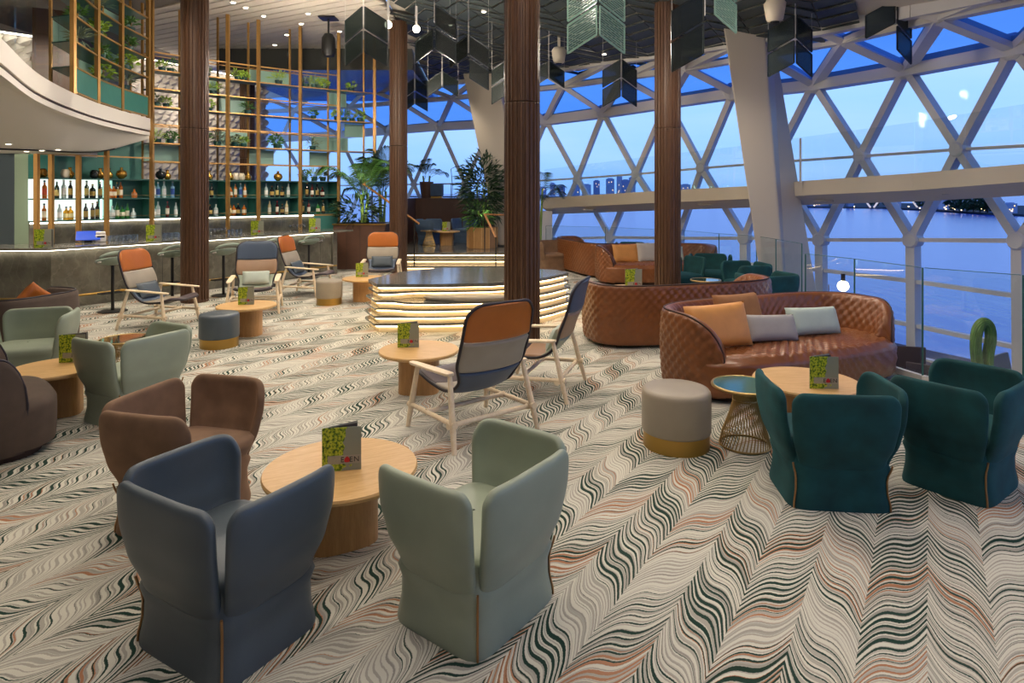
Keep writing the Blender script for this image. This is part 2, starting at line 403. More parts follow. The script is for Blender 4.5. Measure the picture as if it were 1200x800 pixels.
# ---------------------------------------------------------------- glazed facade
RN = [(1190, 55, 9.93), (1063, 80, 11.64), (955, 98, 13.3), (860, 108, 14.5), (782, 120, 16.2), (707, 132, 18.1), (640, 141, 20.1), (577, 145, 22), (515, 148, 23.5), (455, 153, 25), (397, 158, 26.5), (330, 162, 28), (262, 165, 29.5)]
R_ = [Vector((8.9, 4.2, 4.25)), Vector((8.75, 6.1, 4.25)), Vector((8.4, 8.1, 4.25))]+[P(*a) for a in RN]
NN = [(1125, 175), (1010, 183), (908, 190), (823, 197), (746, 204), (677, 209), (610, 213), (545, 215), (485, 216), (425, 217), (363, 218), (296, 219)]
N_ = [Vector((8.83, 5.15, 2.72)), Vector((8.6, 7.1, 2.72)), Vector((8.15, 9.0, 2.7))]+[P(x, y, (RN[i][2]+RN[i+1][2])/2) for i, (x, y) in enumerate(NN)]
LN = [(1196, 282), (1070, 281), (962, 281), (873, 279), (795, 279), (715, 278), (645, 280), (578, 281), (515, 281), (455, 281), (397, 281), (330, 281), (262, 281)]
L_ = [Vector((8.9, 4.2, 1.3)), Vector((8.75, 6.1, 1.3)), Vector((8.4, 8.1, 1.3))]+[P(x, y, RN[i][2]) for i, (x, y) in enumerate(LN)]
IN_ = [(1102, 20), (990, 47), (895, 64), (805, 80), (730, 91), (660, 101), (595, 108), (530, 115), (470, 120), (410, 125), (345, 129), (280, 132)]
I_ = [Vector((8.2, 5.1, 4.75)), Vector((8.0, 7.0, 4.75)), Vector((7.55, 8.6, 4.72))]+[P(x, y, (RN[i][2]+RN[i+1][2])/2-1.05) for i, (x, y) in enumerate(IN_)]
def edgept(px, py):
    v = 225-py; d = 4.955/(v/750+.22*(px-600)/750+.08); return P(px, py, d)
E_ = [Vector((7.7, 4.2, 5.0)), Vector((7.6, 6.1, 5.0)), Vector((7.2, 7.6, 5.0)), P(1172, -8, 9.0)]+[edgept(x, y) for x, y in ((1070, 13), (960, 35), (870, 48), (800, 60), (720, 70), (632, 83), (560, 92))]+[P(490, 100, 22.3), P(430, 104, 23.8), P(372, 108, 25.2), P(305, 112, 26.5), P(240, 115, 28)]
fac = bpy.data.objects.new('window_1', None); COL.objects.link(fac); fac['kind'] = 'structure'
ctr = Vector((-2, 8, 3))
def member(a, b, wd, dp, nm='glazing_bar'):
    out_ = ((a+b)/2-ctr); out_.z = 0
    MB().bar(a, b, wd, dp, up=out_).build(nm, M['whites'], fac)
def pane(pts, mt):
    c = sum(pts, Vector())/len(pts)
    MB().add([p+(c-p)*.012 for p in pts], [tuple(range(len(pts)))]).build('pane', mt, fac)
nR = len(R_)
for i in range(nR-1):
    far = i > 9
    member(R_[i], R_[i+1], .30, .30, 'ring_beam')
    member(R_[i], N_[i], .13, .18); member(N_[i], R_[i+1], .13, .18)
    member(N_[i], L_[i], .13, .18); member(N_[i], L_[i+1], .13, .18)
    member(L_[i], L_[i+1], .07, .10, 'rail_bar')
    pane([R_[i], R_[i+1], N_[i]], M['glass']); pane([N_[i], L_[i], L_[i+1]], M['glass'])
    member(R_[i], I_[i], .15, .2); member(I_[i], R_[i+1], .15, .2)
    pane([R_[i], R_[i+1], I_[i]], M['roofg'])
    member(I_[i], E_[i], .13, .18); member(I_[i], E_[i+1], .13, .18); member(E_[i], E_[i+1], .22, .18, 'ceiling_edge_beam')
    pane([E_[i], I_[i], E_[i+1]], M['roofg'])
    if i < nR-2:
        member(N_[i], N_[i+1], .05, .07, 'rail_bar'); member(I_[i], I_[i+1], .14, .18)
        pane([N_[i], R_[i+1], N_[i+1]], M['glass']); pane([N_[i], N_[i+1], L_[i+1]], M['glass'])
        pane([I_[i], R_[i+1], I_[i+1]], M['roofg']); pane([I_[i], I_[i+1], E_[i+1]], M['roofg'])
    out_ = (N_[i]-ctr); out_.z = 0; out_.normalize()
    for q, r in ((N_[i], .13), (R_[i], .22), (L_[i], .15)):
        MB().lathe([(r*.8, -.13), (r, -.1), (r, .1), (r*.8, .13)], 10).build('joint', M['whites'], fac).matrix_world = Matrix.Translation(q) @ out_.to_track_quat('Z', 'Y').to_matrix().to_4x4()
# lower part: uprights to the deck below, horizontal rails and panes
for i in range(nR-1):
    if L_[i].x < -1: break
    zb = -1.0
    b0 = Vector((L_[i].x+.02, L_[i].y, zb)); b1 = Vector((L_[i+1].x+.02, L_[i+1].y, zb))
    member(L_[i], b0, .17, .18, 'upright')
    zs = [L_[i].z, .38, -.42, zb]
    for k, z in enumerate(zs[1:]):
        a = Vector((b0.x, b0.y, z)); b = Vector((b1.x, b1.y, z))
        member(a, b, .07, .12, 'rail_bar')
        za = L_[i] if k == 0 else Vector((b0.x, b0.y, zs[k])); zb_ = L_[i+1] if k == 0 else Vector((b1.x, b1.y, zs[k]))
        pane([a, b, zb_, za], M['glass'])
# curved white ramp beam in front of the facade
def strip_prism(pts, nm, mt, wd, parent=None):
    """pts: list of (top,bottom) Vectors; extruded outward by wd"""
    V = []; F = []
    for i, (t, b) in enumerate(pts):
        a = pts[max(i-1, 0)][0]; c = pts[min(i+1, len(pts)-1)][0]
        tn = (c-a); tn.z = 0; tn.normalize(); nr = Vector((tn.y, -tn.x, 0))
        if nr.dot(t-ctr) < 0: nr = -nr
        V += [t, b, b+nr*wd*.7-Vector((0, 0, .18)), b+nr*wd-Vector((0, 0, .02)), t+nr*wd]
    k = 5
    for i in range(len(pts)-1):
        for j in range(k): F.append((i*k+j, i*k+(j+1) % k, (i+1)*k+(j+1) % k, (i+1)*k+j))
    F += [tuple(range(k)), tuple(range((len(pts)-1)*k+k-1, (len(pts)-1)*k-1, -1))]
    return MB().add(V, F).build(nm, mt, parent)
BM = [(1330, 182, 205, 7.6), (1200, 192, 213, 9.0), (1070, 203, 223, 10.6), (940, 212, 229, 12.3), (876, 218, 233, 13.2), (782, 223, 237, 15.0), (700, 228, 241, 17.0), (636, 232, 244, 19.0)]
rb = bpy.data.objects.new('trim_1', None); COL.objects.link(rb); rb['kind'] = 'structure'
strip_prism([(P(x, t, d), P(x, b, d)) for x, t, b, d in BM], 'ramp_beam', M['cream'], .5, rb)
for (a, b) in zip(BM[:-1], BM[1:]):        # glass balustrade standing on the ramp
    for h0, h1 in ((0, .5), (.5, 1)):
        q0 = P(a[0], a[1], a[3]).lerp(P(b[0], b[1], b[3]), h0); q1 = P(a[0], a[1], a[3]).lerp(P(b[0], b[1], b[3]), h1)
        q0 += Vector((.05, .05, 0)); q1 += Vector((.05, .05, 0)); up = Vector((0, 0, .85))
        MB().slab([q0, q0.lerp(q1, .985), q0.lerp(q1, .985)+up, q0+up], .012).build('balustrade_pane', M['rail'], rb)
for x, y, d in ((938, 214, 12.2),):
    p = P(x, y, d); MB().bar(p, p+Vector((0, 0, .85)), .03, .03).build('balustrade_post', M['whites'], rb)
for i, (x, y, d) in enumerate(((965, 231.5, 12.05), (1120, 222.5, 10.1), (826, 236.5, 14.2), (688, 243, 17.3))):
    p = P(x, y, d)+Vector((.09, .12, -.06)); MB().box(p, (.35, .16, .03), -.8).build('air_vent', M['greyc'], rb)
# inclined cream columns
def leaning(pts_top, pts_bot, nm, label):
    t = thing(nm, label, 'column', tuple(pts_bot[0]))
    o = t.location
    n_ = len(pts_top); V = [p-o for p in pts_bot]+[p-o for p in pts_top]
    MB().add(V, [tuple(range(n_-1, -1, -1)), tuple(range(n_, 2*n_))]+[(i, (i+1) % n_, n_+(i+1) % n_, n_+i) for i in range(n_)]).build('shaft', M['cream'], t, bevel=.03)
    b = sum(V[:n_], Vector())/n_
    MB().box((b.x, b.y, V[0].z+.04), (1.3, 1.2, .08), -.6).build('foot_plate', M['whites'], t)
    return t
dC = 12.0
zt, zbt = 6.6, -1.0
def colpt(xt, yt, xb, yb, d, z):   # point on line through two pixels at depth d, at height z
    a = P(xt, yt, d); b = P(xb, yb, d); s = (z-a.z)/(b.z-a.z); return a.lerp(b, s)
q = [((843, 0), (887, 300), 12.0), ((893, 0), (916, 300), 12.0), ((900, 0), (950, 300), 12.5), ((850, 0), (930, 300), 12.9)]
leaning([colpt(*a, *b, d, 5.35) for a, b, d in q], [colpt(*a, *b, d, zbt) for a, b, d in q], 'leaning_column', 'large cream leaning column behind the glass railing on the right')
q = [((533, 40), (571, 225), 18.6), ((571, 40), (612, 225), 18.6), ((590, 40), (622, 225), 19.3), ((545, 40), (585, 225), 19.6)]
leaning([colpt(*a, *b, d, 5.45) for a, b, d in q], [colpt(*a, *b, d, .45) for a, b, d in q], 'leaning_column', 'smaller cream leaning column behind the dense shrub')
# white block beside the steps
struct(MB().box((1.0, 18.95, .12), (.35, .5, 2.64)).build('trim_2', M['whites']))

# ---------------------------------------------------------------- glass railings at the floor edge
def railing(pts, nm, label, edge=True):
    t = thing(nm, label, 'railing', (pts[0].x, pts[0].y, 0)); o = t.location
    for a, b in zip(pts[:-1], pts[1:]):
        g = .02/(b-a).length
        q0 = a.lerp(b, g); q1 = a.lerp(b, 1-g)
        pn = MB().slab([Vector((q0.x, q0.y, .0))-o, Vector((q1.x, q1.y, 0))-o, q1-o, q0-o], .016).build('glass_panel', M['rail'], t)
        MB().bar(q0-o, q1-o, .018, .006).build('top_edge', M['gedge'], pn)
    for p in pts:
        MB().bar(Vector((p.x, p.y, 0))-o, p-o, .014, .014).build('panel_joint', M['gedge'], t)
    for a, b in zip(pts[:-1], pts[1:]):
        MB().bar(Vector((a.x, a.y, .03))-o, Vector((b.x, b.y, .03))-o, .05, .06).build('base_channel', M['whites'], t)
    return t
railing([Vector((x-.05, y-.02, 1.2)) for x, y in EDGE[2:7]], 'glass_railing', 'clear glass railing right behind the large quilted sofa')
railing([Vector((4.62, 10.2, 1.18)), Vector((4.66, 11.3, 1.17)), Vector((4.66, 12.2, 1.16)), Vector((4.4, 13.6, 1.12)), Vector((4.05, 15.05, 1.1)), Vector((2.45, 16.8, 1.08)), Vector((.95, 17.9, 1.06))], 'glass_railing', 'clear glass railing running along the windows behind the teal armchairs')

# ---------------------------------------------------------------- wood columns
def wood_column(x, y, r, ztop, label):
    t = thing('ribbed_column', label, 'column', (x, y, 0))
    rib = lambda a: 1+.05*(1 if math.sin(a*22) > 0 else -1)
    zs = [0, 3.15, ztop]
    for a, b in zip(zs[:-1], zs[1:]):
        MB().lathe([(r*.97, a+.004), (r, a+.012), (r, b-.012), (r*.97, b-.004)], 176, shape=rib).build('ribbed_section', M['walnut'], t)
    MB().lathe([(r*1.03, 0), (r*1.03, .05)], 40).build('foot_ring', M['bwall'], t)
    return t
wood_column(.13, 8.3, .222, 6.6, 'nearest ribbed walnut column, in front of the lit stone island')
wood_column(2.82, 11.6, .222, 5.5, 'ribbed walnut column rising behind the brown leather sofas')
wood_column(-5.8, 11.7, .225, 6.25, 'ribbed walnut column standing in front of the bar')
wood_column(-2.84, 16.0, .212, 6.25, 'slim far ribbed walnut column beside the palm planter')
wood_column(-9.1, 22, .23, 6.25, 'ribbed walnut column seen through the display shelving')

# ---------------------------------------------------------------- balcony at upper left
BC = [(-3.2, 2.6), (-4.17, 4.5), (-5.36, 6.7), (-6.55, 8.9), (-7.35, 11), (-7.75, 12.6), (-7.98, 14.2)]
bc = [tuple(p) for p in spl([Vector((x, y, 0)) for x, y in BC], 8)]
poly = [(p[0], p[1]) for p in bc]+[(-13, 14.4), (-13, 2.6)]
def inset(pl, e): return [(x-e*.85, y+e*.2) for x, y in pl[:len(bc)]]+pl[len(bc):]
bal = bpy.data.objects.new('ceiling_balcony', None); COL.objects.link(bal); bal['kind'] = 'structure'
MB().prism(poly, 3.36, 3.62).build('fascia', M['white'], bal, smooth=40)
MB().prism(inset(poly, .05), 3.32, 3.36).build('shadow_gap', M['bwall'], bal)
MB().prism(inset(poly, .015)[:len(bc)]+[(x-.5, y+.1) for x, y in inset(poly, .015)[:len(bc)]][::-1], 3.24, 3.32).build('edge_lip', M['white'], bal, smooth=40)
def shelf_pt(x): d = 12.35+(x-43)*(17.05-12.35)/(397-43); return Vector(((x-600)/750*d, d, 0))
inn = [Vector((-11.5, 4, 2.72)), Vector((-11.3, 7.5, 2.72)), Vector((-10.6, 11.3, 2.72))]+[shelf_pt(x)+Vector((0, 0, z)) for x, z in ((43, 2.74), (92, 2.77), (125, 2.87), (178, 3.2))]
inn = spl(inn, 8); bcv = [Vector((x-.04, y+.01, 3.25)) for x, y, z in bc]
def sof(u, v):
    k = round(u*(len(bcv)-1)); a = bcv[k]; b = inn[k]; q = a.lerp(b, v); s = v**1.5 if v < 1 else 1; q.z = a.z+(b.z-a.z)*min(1, v/.72)**1.6 if v < .72 else b.z; return q
MB().grid(sof, len(bcv), 16).build('soffit', M['white'], bal, smooth=180)
MB().tube([sof(k/48, .715)+Vector((0, 0, -.004)) for k in range(14, 42)], .014, 6).build('slot_vent', M['black'], bal)
for i, (x, y) in enumerate(((10, 168.5), (31, 177), (49, 176), (68, 175))):
    p = P(x, y, 750*.735/(225-y))
    t = thing('recessed_spotlight', ORD[i+1]+' small recessed spotlight from the left under the balcony', 'spotlight', (p.x, p.y, 2.74))
    MB().lathe([(.05, -.012), (.05, 0)], 12).build('trim_ring', M['white'], t); MB().lathe([(.034, -.016), (.034, -.011)], 12).build('lens', M['bulb'], t)
    lamp(p.x, p.y, 2.7, 45, 140, .04)

lamp(-9.0, 10.4, 2.68, 170, 95, .05, LAMP_COL, (-10.7, 13.4, 1.6))  # added spot without a fixture, brightens the dark side wall
lamp(-8.6, 11.4, 2.8, 60, 110, .05, LAMP_COL, (-9.2, 13.0, 1.6))  # second added spot, no fixture either, lifts the back bar shelves
# balcony screen: gold frame with teal infill panels and shelves
bs = thing('balcony_screen', 'gold framed screen with teal panels along the balcony edge', 'screen', (-7.4, 11, 3.62)); bo = bs.location
SC = [(90, 10.55), (118, 11.75), (146, 12.85), (177, 14.0)]
SP = [Vector(((x-600)/750*d-.06, d, 0)) for x, d in SC]
back = Vector((-.5, .18, 0))
for i, p in enumerate(SP):
    MB().bar(p+Vector((0, 0, 3.62))-bo, p+Vector((0, 0, 6.24))-bo, .07, .07).build('post', M['gold'], bs)
    q = p+back; MB().bar(q+Vector((0, 0, 3.62))-bo, q+Vector((0, 0, 6.24))-bo, .04, .04).build('post', M['gold'], bs)
zlev = [3.66, 4.08, 4.5, 4.93, 5.35, 5.8]
for i, (a, b) in enumerate(zip(SP[:-1], SP[1:])):
    for k, z in enumerate(zlev):
        Z = Vector((0, 0, z))
        MB().bar(a+Z-bo, b+Z-bo, .03, .03).build('frame_rail', M['gold'], bs)
        if k >= 1:
            MB().slab([a+Z-bo, b+Z-bo, b+back+Z-bo, a+back+Z-bo], .02).build('shelf', M['tshelf'], bs)
        if k and (i+k) % 2 == 0:
            c = b; MB().slab([a+Z-bo+back*.98, b+Z-bo+back*.98, b+back*.98+Z+Vector((0, 0, .4))-bo, a+back*.98+Z+Vector((0, 0, .4))-bo], .012).build('back_panel', M['tealg'], bs)
    Z0 = Vector((0, 0, 3.68)); Z1 = Vector((0, 0, 4.06))
    MB().slab([a+Z0-bo, b+Z0-bo, b+Z1-bo, a+Z1-bo], .02).build('infill_panel', M['tealp'], bs)
# glass guard on the balcony left of the screen
gp = [Vector((x-.08, y, 0)) for x, y, z in bc[12:33:4]]
gg = thing('balcony_guard', 'clear glass guard above the white curved balcony edge', 'railing', (gp[0].x, gp[0].y, 3.62)); go_ = gg.location
for a, b in zip(gp[:-1], gp[1:]):
    MB().slab([a+Vector((0, 0, 3.62))-go_, b+Vector((0, 0, 3.62))-go_, b+Vector((0, 0, 4.75))-go_, a+Vector((0, 0, 4.75))-go_], .016).build('glass_panel', M['rail'], gg)
# petal tiled feature walls
def petal_wall(a, b, z0, z1, nm):
    a = Vector(a); b = Vector(b); L = (b-a).length; t = (b-a)/L; nr = Vector((t.y, -t.x, 0))
    wl = bpy.data.objects.new(nm, None); COL.objects.link(wl); wl['kind'] = 'structure'
    MB().slab([Vector((a.x, a.y, z0)), Vector((b.x, b.y, z0)), Vector((b.x, b.y, z1)), Vector((a.x, a.y, z1))], .1).build('wall_panel', M['white'], wl)
    m = MB(); w_ = .26; r_ = 0; z = z0+.1
    while z < z1:
        x = (w_/2 if r_ % 2 else 0)+w_/2
        while x < L:
            c = a+t*x+nr*.06; c.z = z; k = 8; V = [c+nr*.10-Vector((0, 0, .05))]
            for j in range(k):
                q = 2*pi*j/k; V.append(c+t*math.cos(q)*.14+Vector((0, 0, math.sin(q)*.13))+nr*(.0 if math.sin(q) > 0 else .06))
            m.add(V, [(0, 1+j, 1+(j+1) % k) for j in range(k)]); x += w_
        z += .19; r_ += 1
    o = m.build('petal_tiles', M['petal'], wl, smooth=30); o['kind'] = 'stuff'
    top = MB().bar(Vector((a.x, a.y, z1+.02))+nr*.2, Vector((b.x, b.y, z1+.02))+nr*.2, .05, .03).build('light_strip', M['ledc'], wl)
    return wl
M['petal'] = mat('pearly_petal', '#cfc6bd', .35, var=.12, vscale=2)
petal_wall(P(150, 0, 19)*1, P(310, 0, 23.5), 1.2, 6.0, 'wall_petal')
petal_wall(P(-60, 0, 13.6), P(86, 0, 15.2), 3.62, 5.5, 'wall_upper')
for a, b, z in ((P(175, 0, 19), P(240, 0, 21), 5.8), (P(-20, 0, 12.9), P(60, 0, 14.2), 5.4)):
    for s in (0, 1):
        p = a.lerp(b, s); lamp(p.x+.7, p.y-.9, z, 130, 110, .05, (1, .88, .72), (p.x-.1, p.y+.4, z-1.6))
# dark walnut panel and sage end walls below the balcony
struct(MB().box((P(62, 0, 14.6).x, 14.6, 4.9), (.75, .1, 2.5), .5).build('wall_upper_panel', M['bwall']))
struct(MB().box((P(33, 0, 12.9).x, 13.0, 1.6), (.32, .5, 3.28)).build('wall_sage', M['sage']))
struct(MB().box((-11.6, 13.6, 1.6), (3.0, .2, 3.28)).build('wall_bar_side', M['gwall']))

# ---------------------------------------------------------------- platform, steps and brown wall
plat = bpy.data.objects.new('floor_platform', None); COL.objects.link(plat); plat['kind'] = 'structure'
MB().prism([(-3.3, 16.75), (.15, 16.75), (.15, 22), (-3.3, 22)], .36, .42).build('platform_slab', M['stone'], plat)
MB().prism([(-3.3, 16.86), (.15, 16.86), (.15, 22), (-3.3, 22)], .0, .36).build('platform_core', M['stone'], plat)
for k, (yy, z) in enumerate(((16.15, .14), (16.45, .28))):
    st = MB().prism([(-3.3, yy), (.2, yy), (.2, 16.9), (-3.3, 16.9)], z-.06, z).build('stair_tread', M['stone'], plat)
    MB().prism([(-3.3, yy+.12), (.15, yy+.12), (.15, 16.9), (-3.3, 16.9)], z-.14, z-.06).build('stair_riser', M['cream'], st)
    MB().box((-1.55, yy+.10, z-.075), (3.3, .02, .02)).build('light_strip', M['ledw'], st)
MB().box((-1.55, 16.83, .34), (3.3, .02, .02)).build('light_strip', M['ledw'], plat)
struct(MB().box((-1.55, 21.0, 1.1), (3.6, .2, 1.4)).build('wall_brown', M['bwall']))
struct(MB().prism([(-3.4, 21.1), (.3, 21.1), (.3, 22.5), (-3.4, 22.5)], 1.68, 1.8).build('floor_gallery', M['bwall']))
struct(MB().box((-3.2, 19.4, 1.0), (.1, 3.2, 1.6)).build('wall_brown_side', M['bwall']))
# ================================================================ BAR
G0 = Vector((-11.2, 10.75, 0)); G1 = Vector((-7.83, 10.87, 0)); G2 = Vector((-4.42, 15.65, 0))
bd = (G2-G1).normalized(); bn = Vector((-bd.y, bd.x, 0))      # bn: from guests to bartender
bar = thing('bar_counter', 'long grey marble bar counter with glowing strip under the top', 'bar', tuple(G1)); o = bar.location
def offs(e):   # front polyline moved by e towards the bartender
    c = G1+bn*e+Vector((-e*.35, 0, 0)); return [G0+Vector((0, e, 0)), Vector((G1.x-e*.55, G1.y+e, 0)), G2+bn*e]
def band(e0, e1, z0, z1, ext=0):
    a = offs(e0); b = offs(e1)
    a[2] = a[2]+bd*ext; b[2] = b[2]+bd*ext
    pl = a+b[::-1]; return [((p.x-o.x), (p.y-o.y)) for p in pl]
MB().prism(band(0, .45, 0, 1), 0, .98).build('marble_front', M['marble'], bar)
MB().prism(band(-.28, .60, 0, 1, .45), 1.03, 1.07).build('worktop', M['mtop'], bar, bevel=.008)
MB().prism(band(.02, .5, 0, 1), .98, 1.03).build('shadow_gap', M['marble'], bar)
ls = MB().prism(band(-.07, -.03, 0, 1), 1.005, 1.028).build('light_strip', M['ledc'], bar)
for a, b in ((G0, G1), (G1, G2)):
    d_ = (b-a).normalized(); nn = Vector((d_.y, -d_.x, 0))
    MB().tube([a+nn*.2+Vector((0, 0, .22))-o, b+nn*.2+Vector((0, 0, .22))-o], .02, 8).build('foot_rail', M['brass'], bar, smooth=60)
    L = (b-a).length
    for k in range(1, int(L/1.4)+1):
        p = a+d_*(k*1.4-.3); MB().tube([p+nn*.2+Vector((0, 0, .22))-o, p+Vector((0, 0, .22))-o], .012, 6).build('rail_bracket', M['brass'], bar)
    for k in range(1, int(L/1.85)+1):
        p = a+d_*k*1.85+nn*.001; MB().bar(p+Vector((0, 0, .01))-o, p+Vector((0, 0, .97))-o, .008, .006).build('slab_joint', M['stone'], bar)
MB().box(((G2+bn*.2).x-o.x+.05, (G2+bn*.2).y-o.y+.05, .5), (.12, .5, 1.0), math.atan2(bd.y, bd.x)).build('end_panel', M['mtop'], bar)

# ================================================================ BACK BAR SHELVING
PX = [43, 60, 92, 125, 178, 222, 267, 303, 352, 397]
def sd(x): return 12.35+(x-43)*(17.05-12.35)/(397-43)
def sp_(x): d = sd(x); return Vector(((x-600)/750*d, d, 0))
SB = Vector((-.36, .26, 0))
shv = thing('display_shelving', 'tall gold framed back bar shelving with teal compartments', 'shelving', tuple(sp_(178))); so = shv.location
def seg(a, b, za, zb, th, nm, mt, par=shv, off=Vector()):
    A = a+off; B = b+off
    return MB().slab([Vector((A.x, A.y, za))-so, Vector((B.x, B.y, za))-so, Vector((B.x, B.y, zb))-so, Vector((A.x, A.y, zb))-so], th).build(nm, mt, par)
def shelf(a, b, z, th=.025, mt=None, nm='shelf'):
    Z = Vector((0, 0, z)); return MB().slab([a+Z-so, b+Z-so, b+SB+Z-so, a+SB+Z-so], th).build(nm, mt or M['tshelf'], shv)
for x in PX+[439]:
    p = sp_(x); full = x >= 178
    z0 = 1.0 if x < 400 else 2.6
    if x in (222,): z0 = 1.3
    MB().bar(Vector((p.x, p.y, z0))-so, Vector((p.x, p.y, 6.25 if full else (2.74 if x < 100 else 2.87)))-so, .075, .075).build('post', M['gold'], shv)
    if full:
        q = p+SB; MB().bar(Vector((q.x, q.y, 2.27))-so, Vector((q.x, q.y, 6.25))-so, .045, .045).build('post', M['gold'], shv)
UPL = [2.68, 3.09, 3.5, 3.9, 4.3, 4.71, 5.1]
for i, (xa, xb) in enumerate(zip(PX[:-1], PX[1:])):
    a, b = sp_(xa), sp_(xb)
    for z in (1.42, 1.86, 2.27): shelf(a, b, z)
    for z0, z1 in ((1.43, 1.85), (1.87, 2.26)):
        lit = xb <= 125
        seg(a, b, z0, z1, .015, 'back_panel', M['lightbox'] if lit else M['tealp'], off=SB)
        if not lit:
            MB().slab([b+Vector((0, 0, z0))-so, b+SB+Vector((0, 0, z0))-so, b+SB+Vector((0, 0, z1))-so, b+Vector((0, 0, z1))-so], .015).build('divider', M['tealp'], shv)
            if xb <= 303:
                q = a.lerp(b, .06)+SB*.9
                seg(a.lerp(b, .03), a.lerp(b, .30), z0+.01, z1-.01, .01, 'lit_panel', M['mintbox'] if 'mintbox' in M else M.setdefault('mintbox', emis('mint_backlit_panel', '#b8f2dc', .95)), off=SB*.94)
                MB().bar(q+Vector((0, 0, z0+.01))-so, q+Vector((0, 0, z1-.01))-so, .03, .02).build('light_strip', M['ledm'] if 'ledm' in M else M.setdefault('ledm', emis('mint_led_strip', '#c9ffe6', 7)), shv)
    # gallery rail in front of bottles
    MB().bar(a+Vector((0, 0, 1.93))+SB*.1-so, b+Vector((0, 0, 1.93))+SB*.1-so, .008, .008).build('bottle_rail', M['goldw'], shv)
    MB().bar(a+Vector((0, 0, 1.49))+SB*.1-so, b+Vector((0, 0, 1.49))+SB*.1-so, .008, .008).build('bottle_rail', M['goldw'], shv)
    # light strip and marble splashback below the shelves
    MB().bar(a+SB*.75+Vector((0, 0, 1.385))-so, b+SB*.75+Vector((0, 0, 1.385))-so, .03, .03).build('light_strip', M['ledc'], shv)
    seg(a, b, .0, 1.4, .03, 'splashback', M['marble'], off=SB*.9)
    MB().slab([a+Vector((0, 0, .92))-SB*.3-so, b+Vector((0, 0, .92))-SB*.3-so, b+SB*.9+Vector((0, 0, .92))-so, a+SB*.9+Vector((0, 0, .92))-so], .04).build('back_counter', M['mtop'], shv)
    if xb <= 178:
        seg(a, b, 2.28, 3.16 if xb == 178 else 2.74, .015, 'back_panel', M['tealp'], off=SB)
        MB().bar(a+Vector((0, 0, 2.75))-so, b+Vector((0, 0, 2.75))-so, .025, .025).build('frame_rail', M['gold'], shv)
for i, (xa, xb) in enumerate(zip(PX[4:], PX[5:]+[439])):
    a, b = sp_(xa), sp_(xb)
    for k, z in enumerate(UPL):
        isx = (k % 2 == (1 if i < 3 else 1)) or (i < 3 and k in (4,))
        if xb == 439 and k not in (1, 3, 5): continue
        if isx: shelf(a, b, z, .022, M['tshelf'])
        MB().bar(a+Vector((0, 0, z))-so, b+Vector((0, 0, z))-so, .028, .028).build('frame_rail', M['gold'], shv)
        MB().bar(a+SB+Vector((0, 0, z))-so, b+SB+Vector((0, 0, z))-so, .02, .02).build('frame_rail', M['gold'], shv)
        if not isx: MB().bar(a+Vector((0, 0, z))-so, a+SB+Vector((0, 0, z))-so, .02, .02).build('frame_rail', M['gold'], shv)
    for (ii, k, h0, h1) in ((0, 0, 0, 1), (2, 1, 0, 1), (2, 3, 0, .9), (3, 0, 0, .6), (3, 5, .4, 1), (4, 0, .5, 1), (4, 1, .55, 1), (5, 1, .0, .55), (5, 2, .45, 1), (5, 4, 0, .5), (4, 5, .5, 1), (5, 3, 0, .0), (1, 4, 0, 1)):
        if ii == i and h1 > h0 and k+1 < len(UPL):
            A = a.lerp(b, h0 if i > 3 else 0); B = a.lerp(b, h1)
            seg(A, B, UPL[k]+.02, UPL[k+1]-.02, .012, 'back_panel', M['tealg'], off=SB)
a = sp_(397)
# teal end cabinet below the shelving
ec = thing('end_cabinet', 'dark teal cabinet with gold edge at the far bar end', 'cabinet', tuple(sp_(385)))
e0, e1 = sp_(368), sp_(397)
MB().slab([e0-ec.location, e1-ec.location, e1-ec.location+Vector((0, 0, 1.38)), e0-ec.location+Vector((0, 0, 1.38))], .04).build('side_panel', M['tealp'], ec)
MB().slab([e1-ec.location, e1+SB-ec.location, e1+SB-ec.location+Vector((0, 0, 1.38)), e1-ec.location+Vector((0, 0, 1.38))], .04).build('side_panel', M['tealp'], ec)
MB().bar(e1-ec.location, e1-ec.location+Vector((0, 0, 1.4)), .06, .06).build('corner_post', M['gold'], ec)
MB().bar(e0-ec.location+Vector((0, 0, 1.4)), e1-ec.location+Vector((0, 0, 1.4)), .05, .04).build('top_trim', M['gold'], ec)
# end screen right below balcony (teal lining)
# ---------------------------------------------------------------- bottles
def bottle_mesh(kind):
    if kind == 'wine': pr = [(.036, 0), (.038, .01), (.038, .19), (.030, .225), (.0145, .255), (.0135, .31), (.015, .312), (.015, .32)]
    elif kind == 'square': pr = [(.042, 0), (.044, .01), (.044, .15), (.038, .175), (.016, .195), (.014, .235), (.017, .237), (.017, .262)]
    elif kind == 'tall': pr = [(.034, 0), (.036, .01), (.036, .22), (.016, .25), (.014, .30), (.017, .302), (.017, .335)]
    else: pr = [(.05, 0), (.055, .02), (.052, .10), (.02, .14), (.016, .18), (.02, .182), (.02, .20)]
    shp = None
    if kind == 'square': shp = lambda q: (abs(math.cos(q))**4+abs(math.sin(q))**4)**-.25
    n_ = 12
    body = MB().lathe(pr[:-2], n_, shape=shp).mesh('bottle_body', 60)
    cap = MB().lathe(pr[-2:], 10).mesh('cap', 60)
    r = pr[2][0]*1.015; z0 = pr[2][1]*.3; z1 = pr[2][1]*.85
    lab = MB().lathe([(r, z0), (r, z1)], n_, shape=shp).mesh('bottle_label', 60)
    return body, lab, cap
BK = {k: bottle_mesh(k) for k in ('wine', 'square', 'tall', 'decanter')}
